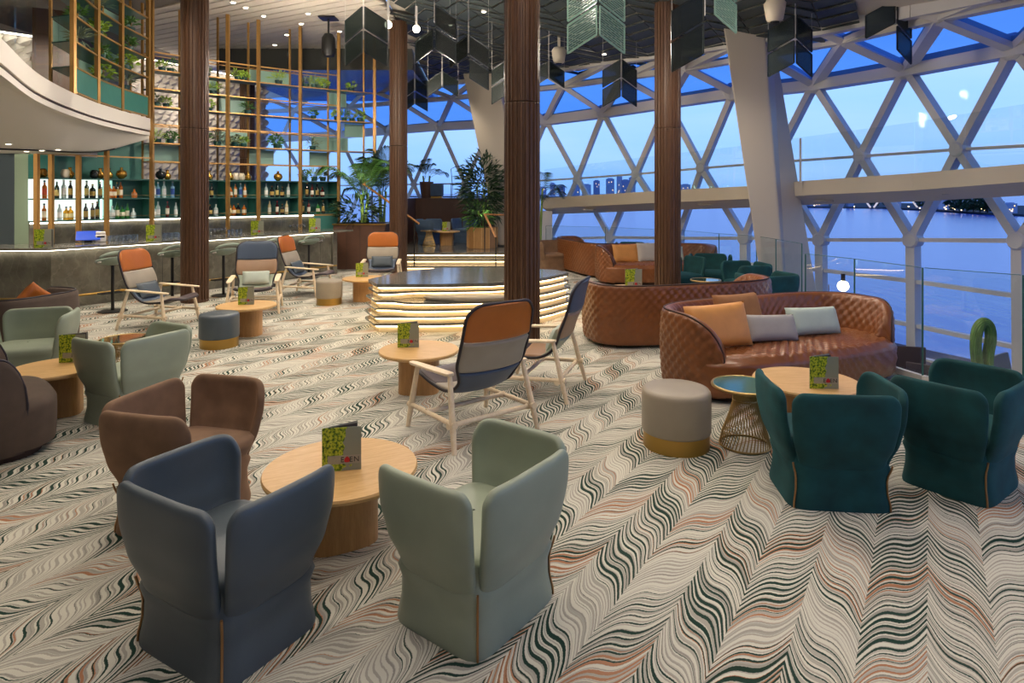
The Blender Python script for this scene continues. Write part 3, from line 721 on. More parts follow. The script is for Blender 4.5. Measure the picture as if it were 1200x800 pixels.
BCOL = {'amber': ('#b9651c', '#e8dcc0', '#2a1a10'), 'orange': ('#e0721c', '#d9541c', '#20201c'), 'dark green': ('#15301c', '#c8b469', '#1a1a14'), 'green': ('#2f7a35', '#e4e0c8', '#1c4020'),
        'clear': ('#c3d6d4', '#f0f0ea', '#d8d8d4'), 'black': ('#141414', '#b59a52', '#b08a40'), 'yellow': ('#dca422', '#f0e0a0', '#3a2a10'), 'blue': ('#7fb0cf', '#2d4f9a', '#d0d0d0'), 'red': ('#5c1a1a', '#efe6d4', '#a02020'), 'cream': ('#d9c79a', '#f2ead2', '#b08a40')}
BM_ = {}
for k, (a_, b_, c_) in BCOL.items():
    BM_[k] = (mat(k.replace(' ', '_')+'_bottle_glass', a_, .08, spec=.7, coat=.4), mat(k.replace(' ', '_')+'_bottle_label', b_, .6), mat(k.replace(' ', '_')+'_bottle_cap', c_, .4))
ROWL = [(56, 'amber', 'tall'), (74, 'clear', 'wine'), (82, 'yellow', 'square'), (87, 'yellow', 'square'), (105, 'black', 'wine'), (113, 'black', 'tall'), (118.5, 'black', 'tall'), (136, 'clear', 'square'), (142, 'green', 'wine'), (148, 'green', 'square'), (154, 'green', 'wine'), (161, 'clear', 'decanter'), (185, 'clear', 'square'), (190, 'clear', 'wine'), (201, 'red', 'tall'), (211, 'clear', 'wine'), (244, 'green', 'wine'), (251, 'black', 'square'), (258, 'clear', 'square'), (274, 'yellow', 'wine'), (279, 'amber', 'square'), (284, 'black', 'square'), (291, 'amber', 'square'), (321, 'cream', 'wine'), (330, 'red', 'tall'), (336, 'black', 'square'), (341, 'cream', 'wine'), (360, 'black', 'tall'), (367, 'red', 'wine'), (378, 'green', 'square'), (384, 'black', 'tall')]
ROWU = [(56.5, 'orange', 'tall'), (71, 'dark green', 'wine'), (79, 'clear', 'tall'), (87, 'black', 'tall'), (106, 'dark green', 'tall'), (113, 'black', 'square'), (122, 'black', 'tall'), (133, 'amber', 'square'), (138, 'amber', 'square'), (142, 'black', 'tall'), (146, 'amber', 'wine'), (162, 'amber', 'decanter'), (185, 'clear', 'tall'), (190, 'blue', 'tall'), (197, 'clear', 'tall'), (207, 'blue', 'tall'), (244, 'clear', 'wine'), (247, 'black', 'square'), (253, 'black', 'wine'), (275, 'amber', 'square'), (281, 'amber', 'tall'), (287, 'blue', 'tall'), (292, 'amber', 'wine'), (317, 'clear', 'wine'), (324, 'black', 'square'), (330, 'dark green', 'wine'), (336, 'black', 'square'), (343, 'clear', 'wine'), (365, 'black', 'tall'), (371, 'red', 'wine'), (377, 'black', 'wine'), (383, 'red', 'square')]
for row, z, nm in ((ROWL, 1.434, 'lower'), (ROWU, 1.874, 'upper')):
    ct = {}
    for x, c, k in row:
        ct[c] = ct.get(c, 0)+1
        p = sp_(x)+SB*.42
        t = thing('liquor_bottle', ORD[ct[c]]+' '+c+' glass bottle from the left on the '+nm+' bottle shelf', 'bottle', (p.x, p.y, z), random.uniform(-.4, .4), 'bottles on the back bar')
        s = random.uniform(1.0, 1.12); t.scale = (s*1.05, s*1.05, s)
        for nm_, me, mt in zip(('bottle_body', 'bottle_label', 'cap'), BK[k], BM_[c]): link(nm_, me, mt, t)
# ornaments on the third shelf
def jar_prof(k):
    return {'jar': [(.05, 0), (.08, .04), (.085, .12), (.06, .17), (.05, .18)], 'urn': [(.04, 0), (.075, .05), (.08, .10), (.03, .16), (.03, .20), (.04, .22)], 'round': [(.04, 0), (.10, .06), (.11, .11), (.09, .17), (.03, .2), (.03, .25)]}[k]
M['pearl'] = mat('cream_glaze', '#d8cdb6', .3); M['dgl'] = mat('dark_glass_ornament', '#1c2224', .1, coat=.5); M['goldg'] = mat('gold_glaze', '#c79a46', .25, .8)
ORN = [(54, 'jar', 'goldg', 'gold'), (81, 'jar', 'pearl', 'pale stone'), (86.5, 'urn', 'goldg', 'gold'), (115, 'jar', 'dgl', 'dark'), (122, 'urn', 'goldg', 'gold'), (132, 'urn', 'goldg', 'gold'), (147, 'round', 'goldg', 'gold'), (193, 'round', 'dgl', 'dark'), (201, 'urn', 'goldg', 'gold'), (243, 'urn', 'goldg', 'gold'), (250, 'urn', 'goldg', 'gold'), (275, 'urn', 'goldg', 'gold'), (281, 'jar', 'pearl', 'pale stone'), (288, 'jar', 'pearl', 'pale stone'), (296, 'urn', 'goldg', 'gold'), (331, 'round', 'goldg', 'gold')]
ct = {}
for x, k, mt, cn in ORN:
    ct[(cn, k)] = ct.get((cn, k), 0)+1; p = sp_(x)+SB*.42
    wd = {'jar': 'jar', 'urn': 'urn', 'round': 'round flask'}[k]
    tag(MB().lathe(jar_prof(k), 16, shape=None).build('ornamental_jar', M[mt], smooth=60), ORD[ct[(cn, k)]]+' '+cn+' '+wd+' from the left above the bottle shelves', 'ornament', 'ornaments above the bottles').location = (p.x, p.y, 2.284)
# ---------------------------------------------------------------- glasses, tablet and lamps on the bar
gl = MB().lathe([(.03, 0), (.03, .004), (.006, .008), (.005, .06), (.03, .085), (.036, .12), (.032, .15)], 12).mesh('wine_glass', 60)
tum = MB().lathe([(.03, 0), (.036, .11), (.034, .11), (.028, .006)], 12).mesh('tumbler', 60)
def gpt(s, e): p = G1+bd*s+bn*e; return p
gi = 0
for (x0, x1, nn, kind) in ((128, 160, 9, 't'), (186, 212, 8, 't'), (243, 264, 6, 'w'), (268, 282, 4, 't'), (340, 356, 5, 'w')):
    for k in range(nn):
        x = x0+(x1-x0)*k/(nn-1)
        # intersection of pixel column with the line behind the counter front
        e = .42+(.10 if k % 2 else 0)
        A = G1+bn*e; r = (x-600)/750; s = (r*A.y-A.x)/(bd.x-r*bd.y); p = A+bd*s
        gi += 1
        grp = {128: 'left of the second menu', 186: 'between second menu and column', 243: 'just right of the column', 268: 'beside the third menu', 340: 'near the far bar end'}[x0]
        ob = link('wine_glass' if kind == 'w' else 'tumbler', gl if kind == 'w' else tum, M['cglass'])
        tag(ob, ORD[k+1]+' clear '+('stem glass' if kind == 'w' else 'tumbler')+' on the bar, '+grp, 'glass', 'glassware along the bar').location = (p.x, p.y, 1.071)
def onbar(x, e):
    A = G1+bn*e; r = (x-600)/750; s = (r*A.y-A.x)/(bd.x-r*bd.y); return A+bd*s
p = onbar(103, .48)
t = thing('till_screen', 'tilted blue till screen standing behind the bar', 'screen', (p.x, p.y, 1.07), .5)
MB().slab([(-.19, 0, .05), (.19, 0, .05), (.19, .16, .2), (-.19, .16, .2)], .02).build('screen', mat('blue_screen', '#2747a8', .3, emit=.5), t)
MB().box((0, .1, .05), (.12, .12, .1)).build('stand', M['blackp'], t)
p = onbar(118, .5); t = thing('receipt_printer', 'small white receipt printer beside the blue till screen', 'printer', (p.x, p.y, 1.07), .6)
MB().box((0, 0, .07), (.17, .16, .14)).build('body', M['whites'], t, bevel=.02); MB().box((0, -.02, .17), (.15, .10, .05)).build('paper_cover', M['white'], t, bevel=.01); MB().box((0, -.08, .1), (.12, .01, .03)).build('paper_slot', M['black'], t)
# ---------------------------------------------------------------- bar stools
def stool(x, y, rz, label):
    t = thing('bar_stool', label, 'stool', (x, y, 0), rz, 'bar stools along the counter')
    MB().lathe([(.22, 0), (.22, .012), (.04, .025)], 32).build('base', M['black'], t, smooth=40)
    MB().lathe([(.026, .02), (.026, .78)], 14).build('pole', M['black'], t, smooth=40)
    MB().tube([(-.16, .03, .3), (-.16, .17, .3), (.16, .17, .3), (.16, .03, .3), (-.16, .03, .3)], .011, 8).build('footrest', M['black'], t)
    def f(u, v):
        a = u*2*pi; r = v
        x_ = math.cos(a)*.25*r; y_ = math.sin(a)*.21*r
        lift = (r**3)*(.10*(.5-.5*math.sin(a))+.03)
        return (x_, y_, .79+lift)
    MB().grid(f, 28, 7, True).build('seat', M['sgreen'], t, smooth=180, solid=.03)
    pts = [(.27*math.sin(q), -.19-.05*math.cos(q), .90+.10*math.cos(q*.9)) for q in [(-1.5+3*k/14) for k in range(15)]]
    MB().tube(pts, [.018+.012*math.cos((k-7)/7*1.4) for k in range(15)], 10).build('backrest', M['sgreen'], t, smooth=180)
    for s in (-1, 1): MB().tube([(.25*s, -.17, .86), (.24*s, -.05, .84)], .014, 8).build('back_bracket', M['whites'], t)
    return t
for i, (x, d) in enumerate(((-14, 11.0), (132, 10.75), (202, 12.0), (262, 12.4), (317, 13.7), (362, 14.9))):
    X = (x-600)/750*d
    stool(X, d, face(bn.x, bn.y), 'sage green bar stool, '+ORD[i+1]+' from the left along the marble bar')

# ================================================================ STONE ISLAND
isl = thing('stone_island', 'layered stone island with glowing edges and a built-in seat', 'island', (-.6, 10.1, 0)); io = isl.location
TOP = [(-1.92, 9.12), (-1.1, 9.12), (-.3, 9.22), (.15, 9.45), (.6, 9.95), (.92, 10.42), (.75, 10.8), (-.2, 11.15), (-1.25, 11.1), (-1.85, 10.5), (-2.16, 9.62)]
def scaled(pl, s, push=None):
    r = [((x-io.x)*s, (y-io.y)*s) for x, y in pl]
    if push:
        r = [(x, y+(push if (-1.0 < x < .7 and y < 0) else 0)) for x, y in r]
    return r
def densify(pl, n_=6):
    R = []
    for i in range(len(pl)):
        a = pl[i]; b = pl[(i+1) % len(pl)]
        for k in range(n_): R.append((a[0]+(b[0]-a[0])*k/n_, a[1]+(b[1]-a[1])*k/n_))
    return R
TD = densify(TOP)
def notch(pl, dep, x0, x1):
    R = []
    for x, y in pl:
        lx = x; s = max(0, min(1, (lx-x0)/.35))*max(0, min(1, (x1-lx)/.35)); s = s*s*(3-2*s)
        R.append((x, y+(dep*s if y < 0 else 0)))
    return R
zs = [(.64, .69, 1.0, 0), (.545, .575, 1.0, .13), (.43, .46, 1.02, -.17), (.325, .35, 1.02, -.12), (.21, .24, 1.03, 0), (.10, .13, 1.03, 0)]
for k, (z0, z1, s, nd) in enumerate(zs):
    pl = scaled(TD, s); 
    if nd: pl = notch(pl, nd, -1.15, .75)
    MB().prism(pl, z0, z1).build('stone_slab', M['stone'] if k != 2 else M['stone'], isl)
    inner = scaled(TD, s*.955)
    zlow = zs[k+1][1] if k+1 < len(zs) else 0
    if k == 0: inner = notch(inner, .10, -1.15, .75)
    if k == 1: inner = notch(inner, .20, -1.15, .75)
    if k in (2, 3): inner = notch(inner, -.10, -1.15, .75)
    MB().prism(inner, zlow, z0).build('oak_riser', M['riser'] if 'riser' in M else M.setdefault('riser', mat('pale_riser', '#ecd9b2', .5)), isl)
    st = notch(scaled(TD, s*.975), {0: .06, 1: .15, 2: -.14, 3: -.11}.get(k, 0), -1.15, .75)
    m = MB(); n_ = len(st)
    for q in range(n_): m.bar((*st[q], z0-.012), (*st[(q+1) % n_], z0-.012), .012, .014)
    m.build('light_strip', M['ledw'], isl)
MB().lathe([(.0, 0), (.50, 0), (.53, .02), (.53, .045), (.5, .06), (.2, .065)], 48, c=(-.05, -.93, .461), shape=lambda a: 1/math.sqrt(math.cos(a)**2/1.35+math.sin(a)**2/.13)*1.0).build('seat_pad', M['taupel'], isl, smooth=50)
# ================================================================ TUB ARMCHAIRS
def sup(th, a, b, n_):
    s, c = abs(math.sin(th)), abs(math.cos(th)); return ((s/a)**n_+(c/b)**n_)**(-1/n_)
def lerp_tab(tab, z):
    for (z0, s0), (z1, s1) in zip(tab[:-1], tab[1:]):
        if z <= z1:
            t = max(0, (z-z0)/(z1-z0)); t = t*t*(3-2*t); return s0+(s1-s0)*t
    return tab[-1][1]
TA, TB, TN = .375, .32, 4.6
SCZ = [(.20, .75), (.30, .81), (.44, .96), (.58, 1.035), (.70, 1.05), (.77, 1.035)]
SLIT = math.radians(49.7)
def flap(t0, t1, R0, R1, H=.755, zb=.255, nu=18, nv=10):
    th = [math.radians(t0+(t1-t0)*k/(nu-1)) for k in range(nu)]
    def pos(q, z):
        r = sup(q, TA, TB, TN)*lerp_tab(SCZ, z); return Vector((r*math.sin(q), -r*math.cos(q), z))
    pts = [pos(q, .6) for q in th]; L = [0]
    for a, b in zip(pts[:-1], pts[1:]): L.append(L[-1]+(b-a).length)
    def top(k):
        h = H
        for e, R in ((L[k], R0), (L[-1]-L[k], R1)):
            if e < R: h -= R-math.sqrt(max(0, R*R-(R-e)**2))
        return h
    m = MB()
    def f(u, v):
        k = round(u*(nu-1)); q = th[k]
        for e0, tt in ((R0 < .09, th[0]), (R1 < .09, th[-1])):      # slit tapers to nothing at its foot
            if e0 and abs(abs(tt)-SLIT) < .1: q += (math.copysign(SLIT, tt)-tt)*max(0, 1-abs(q-tt)/.5)*(1-v)**1.5*.9
        return pos(q, zb+(top(k)-zb)*v)
    m.grid(f, nu, nv); return m
FB = flap(-47.2, 47.2, .06, .06).mesh('backrest', 180)
FR = flap(52.0, 134, .06, .11).mesh('armrest', 180); FL = flap(-134, -52.0, .11, .06).mesh('armrest', 180)
m = MB()
PR = [(0, .845), (.02, .85), (.12, .805), (.20, .80), (.258, .845), (.30, .80), (.36, .84), (.40, .86), (.425, .82), (.44, .70), (.452, .4), (.456, .02)]
def bfn(u, v):
    k = round(v*(len(PR)-1)); z, s = PR[k]; q = u*2*pi; r = sup(q, TA, TB, 7)*s
    return (r*math.sin(q), -r*math.cos(q)+(.02 if z > .3 else 0), z)
BASE = m.grid(bfn, 64, len(PR), True).mesh('seat_base', 180)
M['zip'] = mat('brass_zip', '#a07a52', .35, .8)
def zipmesh(s):
    q = math.radians(49.5)*s; pts = []
    for k in range(9):
        z = .004+k*.036; sc = lerp_tab([(0, .85), (.02, .852), (.12, .807), (.20, .803), (.258, .85), (.33, .90)], z)
        r = sup(q, TA, TB, 7)*sc+.003; pts.append((r*math.sin(q), -r*math.cos(q), z))
    return MB().tube(pts, .006, 6).mesh('zip', 60)
ZP = [zipmesh(1), zipmesh(-1)]
def tub(x, y, fx, fy, mt, label, group='tub armchairs', scale=1):
    t = thing('tub_armchair', label, 'armchair', (x, y, 0), face(fx, fy), group); t.scale = (scale,)*3
    link('seat_base', BASE, mt, t)
    link('backrest', FB, mt, t, solid=.05, sub=2); link('armrest', FR, mt, t, solid=.05, sub=2); link('armrest', FL, mt, t, solid=.05, sub=2)
    for z in ZP: link('zip', z, M['zip'], t)
    return t
tub(-1.29, 2.92, .5, .87, M['bluel'], 'slate blue leather tub armchair in the left foreground')
tub(-.17, 3.10, -.8, .6, M['greenl'], 'sage green leather tub armchair in the centre foreground')
tub(-2.02, 3.98, 1, -.25, M['brownv'], 'brown velvet tub armchair behind the slate blue one')
tub(-3.40, 5.76, -.9, .43, M['greenl'], 'sage green tub armchair seen from behind, left of the middle')
tub(-5.0, 6.62, .35, -.94, M['greenl'], 'sage green tub armchair facing us at the left edge')
tub(2.10, 4.27, .1, .99, M['tealv'], 'teal velvet tub armchair with its back square to us')
tub(3.09, 4.42, -.6, .8, M['tealv'], 'teal velvet tub armchair cut by the right edge')
tub(3.92, 9.85, -.3, .95, M['tealv'], 'nearest far teal armchair just behind the sofa backs', 'far teal armchairs')
tub(4.13, 11.3, -.95, -.1, M['tealv'], 'far teal armchair closest to the leaning cream column', 'far teal armchairs')
tub(3.95, 12.75, -.3, -.95, M['tealv'], 'far teal armchair in the middle of its group', 'far teal armchairs')
tub(3.25, 12.3, .5, -.85, M['tealv'], 'far teal armchair half hidden by a walnut column', 'far teal armchairs')
tub(1.02, 16.4, .3, -.95, M['brownv'], 'taupe velvet tub armchair far off by the windows')
tub(2.95, 15.75, -.2, -.95, M['tealv'], 'dark armchair top peeking over the farthest sofas')
tub(-2.55, 19.6, .9, -.25, M['bluev'], 'left steel blue armchair on the raised platform').location.z = .42
tub(-1.45, 20.1, -.5, -.85, M['bluev'], 'right steel blue armchair on the raised platform').location.z = .42

# ================================================================ WOOD FRAMED LOUNGE CHAIRS
prof = spl([(0, -.50, 1.13), (0, -.465, .98), (0, -.40, .76), (0, -.31, .55), (0, -.20, .41), (0, -.03, .345), (0, .18, .36), (0, .36, .40), (0, .47, .41)], 10)
SL = [0]
for a, b in zip(prof[:-1], prof[1:]): SL.append(SL[-1]+(b-a).length)
TL = SL[-1]
def at_len(s):
    for i in range(len(SL)-1):
        if s <= SL[i+1]: return prof[i].lerp(prof[i+1], (s-SL[i])/(SL[i+1]-SL[i]))
    return prof[-1]
def halfw(s):
    f = s/TL
    w_ = lerp_tab([(0, .325), (.34, .33), (.50, .265), (.62, .265), (1, .29)], f)
    for e, R in ((s, .15), (TL-s, .13)):
        if e < R: w_ -= R-math.sqrt(max(0, R*R-(R-e)**2))
    return max(w_, .02)
def shellpt(s, u, out=0):
    p = at_len(s); q = at_len(min(s+.01, TL)); r = at_len(max(s-.01, 0)); t = (q-r).normalized(); nr = Vector((0, -t.z, t.y))  # towards sitter
    if nr.z < 0 and nr.y < 0: nr = -nr
    return p+Vector((u*halfw(s), 0, 0))+nr*(.045*abs(u*halfw(s)/.33)**2.5+out*min(1, halfw(s)/.25))
BANDS = [('headrest', 0, .215), ('back_panel', .218, .40), ('lumbar_panel', .403, .60), ('seat_panel', .603, .78), ('seat_front', .783, 1.0)]
BMESH = {}
for nm, f0, f1 in BANDS:
    def fn(u, v, f0=f0, f1=f1):
        vv = v if f0 else (v**1.6); vv = vv if f1 < 1 else 1-(1-vv)**1.6
        s = (f0+(f1-f0)*vv)*TL; puff = .016*math.sin(pi*min(1, max(0, v)))
        return shellpt(s, u*2-1, puff)
    BMESH[nm] = MB().grid(fn, 13, 13).mesh(nm, 180)
ol = []
for k in range(61): s = TL*(.5-.5*math.cos(pi*k/60)); ol.append(shellpt(s, 1))
for k in range(60, -1, -1): s = TL*(.5-.5*math.cos(pi*k/60)); ol.append(shellpt(s, -1))
PIPE = MB().tube(ol, .014, 6, True).mesh('piping', 180)
def legm(p0, p1, r0=.026, r1=.019): return MB().tube([p0, Vector(p0).lerp(Vector(p1), .4), p1], [r1, r0, r1], 10).mesh('leg', 60)
ARM = {}
for s in (1, -1):
    m = MB(); pl = [(-.30, .028), (-.26, .04), (.0, .042), (.30, .036), (.36, .02), (.36, -.02), (.30, -.036), (0, -.042), (-.26, -.04), (-.30, -.028)]
    V = []
    for dz in (0, .022):
        for y, x in pl: V.append((.365*s+x, y+.02, .565-.04*(y+.3)/.66+dz))
    k = len(pl); m.add(V, [tuple(range(k)), tuple(range(2*k-1, k-1, -1))]+[(i, i+k, (i+1) % k+k, (i+1) % k) for i in range(k)]); ARM[s] = m.mesh('armrest')
LM = [legm((.41*s, -.40, 0), (.36*s, -.25, .565)) for s in (1, -1)]+[legm((.405*s, .36, 0), (.36*s, .27, .53)) for s in (1, -1)]
def strm(p0, p1, r=.020):
    p0 = Vector(p0); p1 = Vector(p1); d_ = (p1-p0).normalized()
    return MB().tube([p0-d_*.035, p0, p0+d_*.02, p1-d_*.02, p1, p1+d_*.035], [r*1.35, r*1.35, r, r, r*1.35, r*1.35], 10).mesh('stretcher', 60)
STM = [strm((.388*s, -.345, .21), (.388*s, .33, .19)) for s in (1, -1)]+[strm((-.375, -.30, .19), (.375, -.30, .19)), strm((-.36, .06, .20), (.36, .06, .20))]
CUSH = MB()
def pillow(m, w_, h, t_, n_=14):
    def f(sg):
        def g(u, v):
            a, b = u*2-1, v*2-1
            e = (1-abs(a)**4)*(1-abs(b)**4); k = 1-.05*(1-abs(a))*abs(b)**3
            return (a*w_/2*(1-.04*(1-b*b)*abs(a)**6), sg*t_/2*max(e, 0)**.5, b*h/2*(1-.05*(1-a*a)))
        return g
    m.grid(f(1), n_, n_); m.grid(f(-1), n_, n_); return m
LUMB = pillow(MB(), .44, .24, .10).mesh('lumbar_cushion', 180)
def lounge(x, y, fx, fy, cols, label, cush=None):
    t = thing('lounge_chair', label, 'chair', (x, y, 0), face(fx, fy), 'wood framed lounge chairs')
    for (nm, a, b), c in zip(BANDS, cols): link(nm, BMESH[nm], M[c], t, solid=.038, sub=1)
    link('piping', PIPE, M['bpipe'], t)
    for s in (1, -1): link('armrest', ARM[s], M['ash'], t, bevel=.006)
    for l_ in LM: link('leg', l_, M['ash'], t)
    for l_ in STM: link('stretcher', l_, M['ash'], t)
    if cush:
        c = link('lumbar_cushion', LUMB, M[cush], t); c.location = (0, -.19, .54); c.rotation_euler = (math.radians(24), 0, 0)
    return t
OR = ('orangel', 'taupel', 'navyl', 'taupel', 'aubl'); NV = ('navyl', 'tanl', 'greenl', 'tanl', 'aubl')
lounge(-.35, 5.43, -.60, .80, OR, 'orange topped lounge chair seen from behind in the middle', 'mintl')
lounge(.27, 6.55, -.95, .32, NV, 'navy topped lounge chair seen from the side near the quilted sofas', 'mintl')
lounge(-5.28, 9.62, .97, -.12, OR, 'orange topped lounge chair facing right in front of the bar', 'bluel')
lounge(-4.32, 10.75, .28, -.96, NV, 'navy topped lounge chair facing us behind the small oak table', 'mintl')
lounge(-4.0, 12.5, .98, -.1, OR, 'orange topped lounge chair facing right at the far bar end', 'bluel')
lounge(-2.72, 13.3, .1, -.99, OR, 'orange topped lounge chair facing us beside the slim far column', 'bluel')

# ================================================================ QUILTED SOFAS
def quilt(u, v, w_, amp):
    a = (u+v)/w_; b = (u-v)/w_
    return amp*(abs(math.sin(pi*a))*abs(math.sin(pi*b)))**.45
def sofa_parts(L, D, H, q_amp, qw=.115, nth=300, nsec=56, arm_open=68):
    A, B, n_ = L/2, D/2, 3.1
    def rad(th, a=A, b=B): s, c = abs(math.sin(th)), abs(math.cos(th)); return ((s/a)**n_+(c/b)**n_)**(-1/n_)
    T0 = math.radians(180-arm_open-0)   # wall spans |th|<T0, th from the back (-Y)
    # arclength-uniform angles
    ths = []; K = 2000; acc = [0]; prev = None; raw = []
    for k in range(K+1):
        th = -T0+2*T0*k/K; r = rad(th); p = Vector((r*math.sin(th), -r*math.cos(th))); raw.append(th)
        if prev is not None: acc.append(acc[-1]+(p-prev).length)
        prev = p
    tot = acc[-1]; j = 0
    for i in range(nth):
        s = tot*i/(nth-1)
        while j < K-1 and acc[j+1] < s: j += 1
        ths.append((raw[j], s))
    def htop(s):
        e = min(s, tot-s); R = .46 if L > 1.6 else .17
        h = H
        if e < R: f = 1-(1-e/R)**2.2; h = .40+(H-.40)*max(f, 0)**.62
        return h
    TH = .15
    def sec(i, j):
        th, s = ths[i]; h = htop(s); f = j/(nsec-1)
        r = rad(th); dirx, diry = math.sin(th), -math.cos(th)
        e = min(s, tot-s); tk = TH*(min(1, (e/.08)) if e < .08 else 1)*.999+.004
        if f < .52:      # outer, from bottom to rim
            g = f/.52; z = .05+(h-.05)*g
            k = .90+.10*math.sin(pi*min(1, .12+z/H*.68)); off = -(1-k)*.9
            amp = quilt(s, z, qw, q_amp) if .03 < g < .98 else 0
            rr = r+off*.6+amp
        elif f < .62:
            g = (f-.52)/.10; z = h+.012*math.sin(pi*g); k = .90+.10*math.sin(pi*min(1, .12+h/H*.68)); o0 = -(1-k)*.54
            rr = r+o0-.07*g*(tk/TH)
        else:
            g = (f-.62)/.38; z = h-(h-.26)*g
            k = .90+.10*math.sin(pi*min(1, .12+h/H*.68)); o0 = -(1-k)*.54-.07*(tk/TH)
            amp = quilt(s, z, qw, q_amp)*(1 if g < .95 else 0)
            rr = r+o0-(tk*.9)*math.sin(g*pi/2)-amp*.9
        return (rr*dirx, rr*diry, z)
    V = [sec(i, j) for i in range(nth) for j in range(nsec)]
    F = [(i*nsec+j, (i+1)*nsec+j, (i+1)*nsec+j+1, i*nsec+j+1) for i in range(nth-1) for j in range(nsec-1)]
    F += [tuple(range(nsec)), tuple(range(nth*nsec-1, (nth-1)*nsec-1, -1))]
    wall = MB().add(V, F).mesh('backrest', 180)
    jr = int(.52*(nsec-1))+1
    rim = [Vector(sec(i, jr))+Vector((0, 0, .004)) for i in range(0, nth, 2)]
    lo = [Vector(sec(0, j)) for j in range(jr, 2, -2)]; hi_ = [Vector(sec(nth-1, j)) for j in range(jr, 2, -2)]
    pipe = MB().tube(lo[::-1]+rim+hi_, .010, 6).mesh('piping', 180)
    # seat
    sa, sb, yo = A*.95, B*.86, .13
    rings = [0, .06, .12]+[.18+.82*k/34 for k in range(35)]
    V = []; F = []; ns = 200; prof_ = []
    m = MB()
    def seatpt(i, j):
        th = 2*pi*i/ns
        r = rad(th, sa, sb)
        if j < 40:
            k = j/39; rr = r*k*.97; x, y = rr*math.sin(th), -rr*math.cos(th)
            z = .425+.012*(1-k*k) - .035*max(0, (k-.86)/.14)**2 + quilt(x, y, qw, q_amp*1.1)*(1 if k < .97 else .3) - (.03*math.exp(-(x/.025)**2) if L > 1.6 else 0)
            return (x, y+yo, z)
        g = (j-39)/12; z = .40-.33*g; bul = math.sin(pi*(.25+g*.62))
        s_arc = th*(sa+sb)/2*1.04
        rr = r*(.965+.035*bul)+quilt(s_arc, z, qw, q_amp)*(1 if .05 < g < .95 else 0)
        return (rr*math.sin(th), -rr*math.cos(th)+yo, z)
    V = [seatpt(i, j) for i in range(ns) for j in range(52)]
    F = [(i*52+j, ((i+1) % ns)*52+j, ((i+1) % ns)*52+j+1, i*52+j+1) for i in range(ns) for j in range(51)]
    seat = MB().add(V, F).mesh('seat', 180)
    plinth = MB().add([(rad(2*pi*i/64, sa, sb)*.90*math.sin(2*pi*i/64), -rad(2*pi*i/64, sa, sb)*.90*math.cos(2*pi*i/64)+yo*.6, z) for z in (0, .1) for i in range(64)], [tuple(range(64))[::-1], tuple(range(64, 128))]+[(i, (i+1) % 64, 64+(i+1) % 64, 64+i) for i in range(64)]).mesh('plinth', 60)
    return wall, seat, pipe, plinth
def sofa(x, y, fx, fy, parts, mt, pm, label, cat='sofa', nm='quilted_sofa', group=None):
    t = thing(nm, label, cat, (x, y, 0), face(fx, fy), group)
    for n2, me, mm in zip(('backrest', 'seat', 'piping', 'plinth'), parts, (mt, mt, pm, M['dpipe'])): link(n2, me, mm, t)
    return t
SOFA = sofa_parts(2.70, 1.14, .80, .027)
sofa(2.86, 6.84, .37, -.93, SOFA, M['cognac'], M['dpipe'], 'large cognac quilted leather sofa holding four cushions', group='quilted sofas')
sofa(2.30, 8.86, -.29, .957, SOFA, M['cognac'], M['dpipe'], 'cognac quilted sofa turned away, directly behind the cushioned one', group='quilted sofas')
sofa(3.22, 14.3, .12, -.99, SOFA, M['cognac'], M['dpipe'], 'far cognac quilted sofa facing us beside the walnut column', group='quilted sofas')
sofa(1.95, 16.1, .95, .3, SOFA, M['cognac'], M['dpipe'], 'farthest cognac quilted sofa seen from its back', group='quilted sofas')
ARMC = sofa_parts(1.12, .98, .76, 0, nth=160, nsec=30, arm_open=58)
sofa(-4.2, 4.93, .72, .69, ARMC, M['darkv'], M['bpipe'], 'umber velvet round armchair cut by the lower left edge', 'armchair', 'round_armchair', 'umber round armchairs')
sofa(-5.95, 7.75, -.95, .25, ARMC, M['darkv'], M['bpipe'], 'umber velvet round armchair holding an orange cushion', 'armchair', 'round_armchair', 'umber round armchairs')
# cushions
def cushion(x, y, z, fx, fy, w_, h, t_, tilt, mt, label, roll=0):
    o = tag(pillow(MB(), w_, h, t_, 22).build('cushion', M[mt], smooth=180), label, 'cushion', 'loose cushions')
    R = Matrix.Rotation(face(fx, fy), 4, 'Z') @ Matrix.Rotation(math.radians(tilt), 4, 'X') @ Matrix.Rotation(math.radians(roll), 4, 'Y')
    o.matrix_world = Matrix.Translation((x, y, z)) @ R; return o
f0 = Vector((.37, -.93)).normalized(); l0 = Vector((.93, .37))
def onsofa(c, s, dpt, f=f0, l=l0): return c[0]+l[0]*s+f[0]*dpt, c[1]+l[1]*s+f[1]*dpt
c0 = (2.86, 6.84)
x, y = onsofa(c0, -.90, .11); cushion(x, y, .665, .26, -.96, .70, .44, .17, 18, 'mustard', 'ochre leather cushion at the left end of the large sofa', 2)
x, y = onsofa(c0, -.40, -.16); cushion(x, y, .69, .37, -.93, .60, .46, .15, 20, 'rustc', 'rust brown velvet cushion behind the grey one')
x, y = onsofa(c0, -.21, .09); cushion(x, y, .585, .30, -.95, .64, .28, .15, 22, 'greyc', 'grey oblong cushion in the middle of the large sofa', -3)
x, y = onsofa(c0, .44, .03); cushion(x, y, .60, .34, -.93, .70, .30, .15, 20, 'mintc', 'pale mint oblong cushion at the right of the large sofa', -2)
cushion(2.55, 14.35, .62, .15, -.99, .60, .44, .16, 18, 'mustard', 'ochre cushion on the far quilted sofa')
cushion(3.08, 14.38, .64, .15, -.99, .56, .46, .16, 18, 'greyc', 'grey cushion on the far quilted sofa')
cushion(3.62, 14.5, .60, .15, -.99, .56, .34, .16, 18, 'mintc', 'pale cushion at the right end of the far sofa')
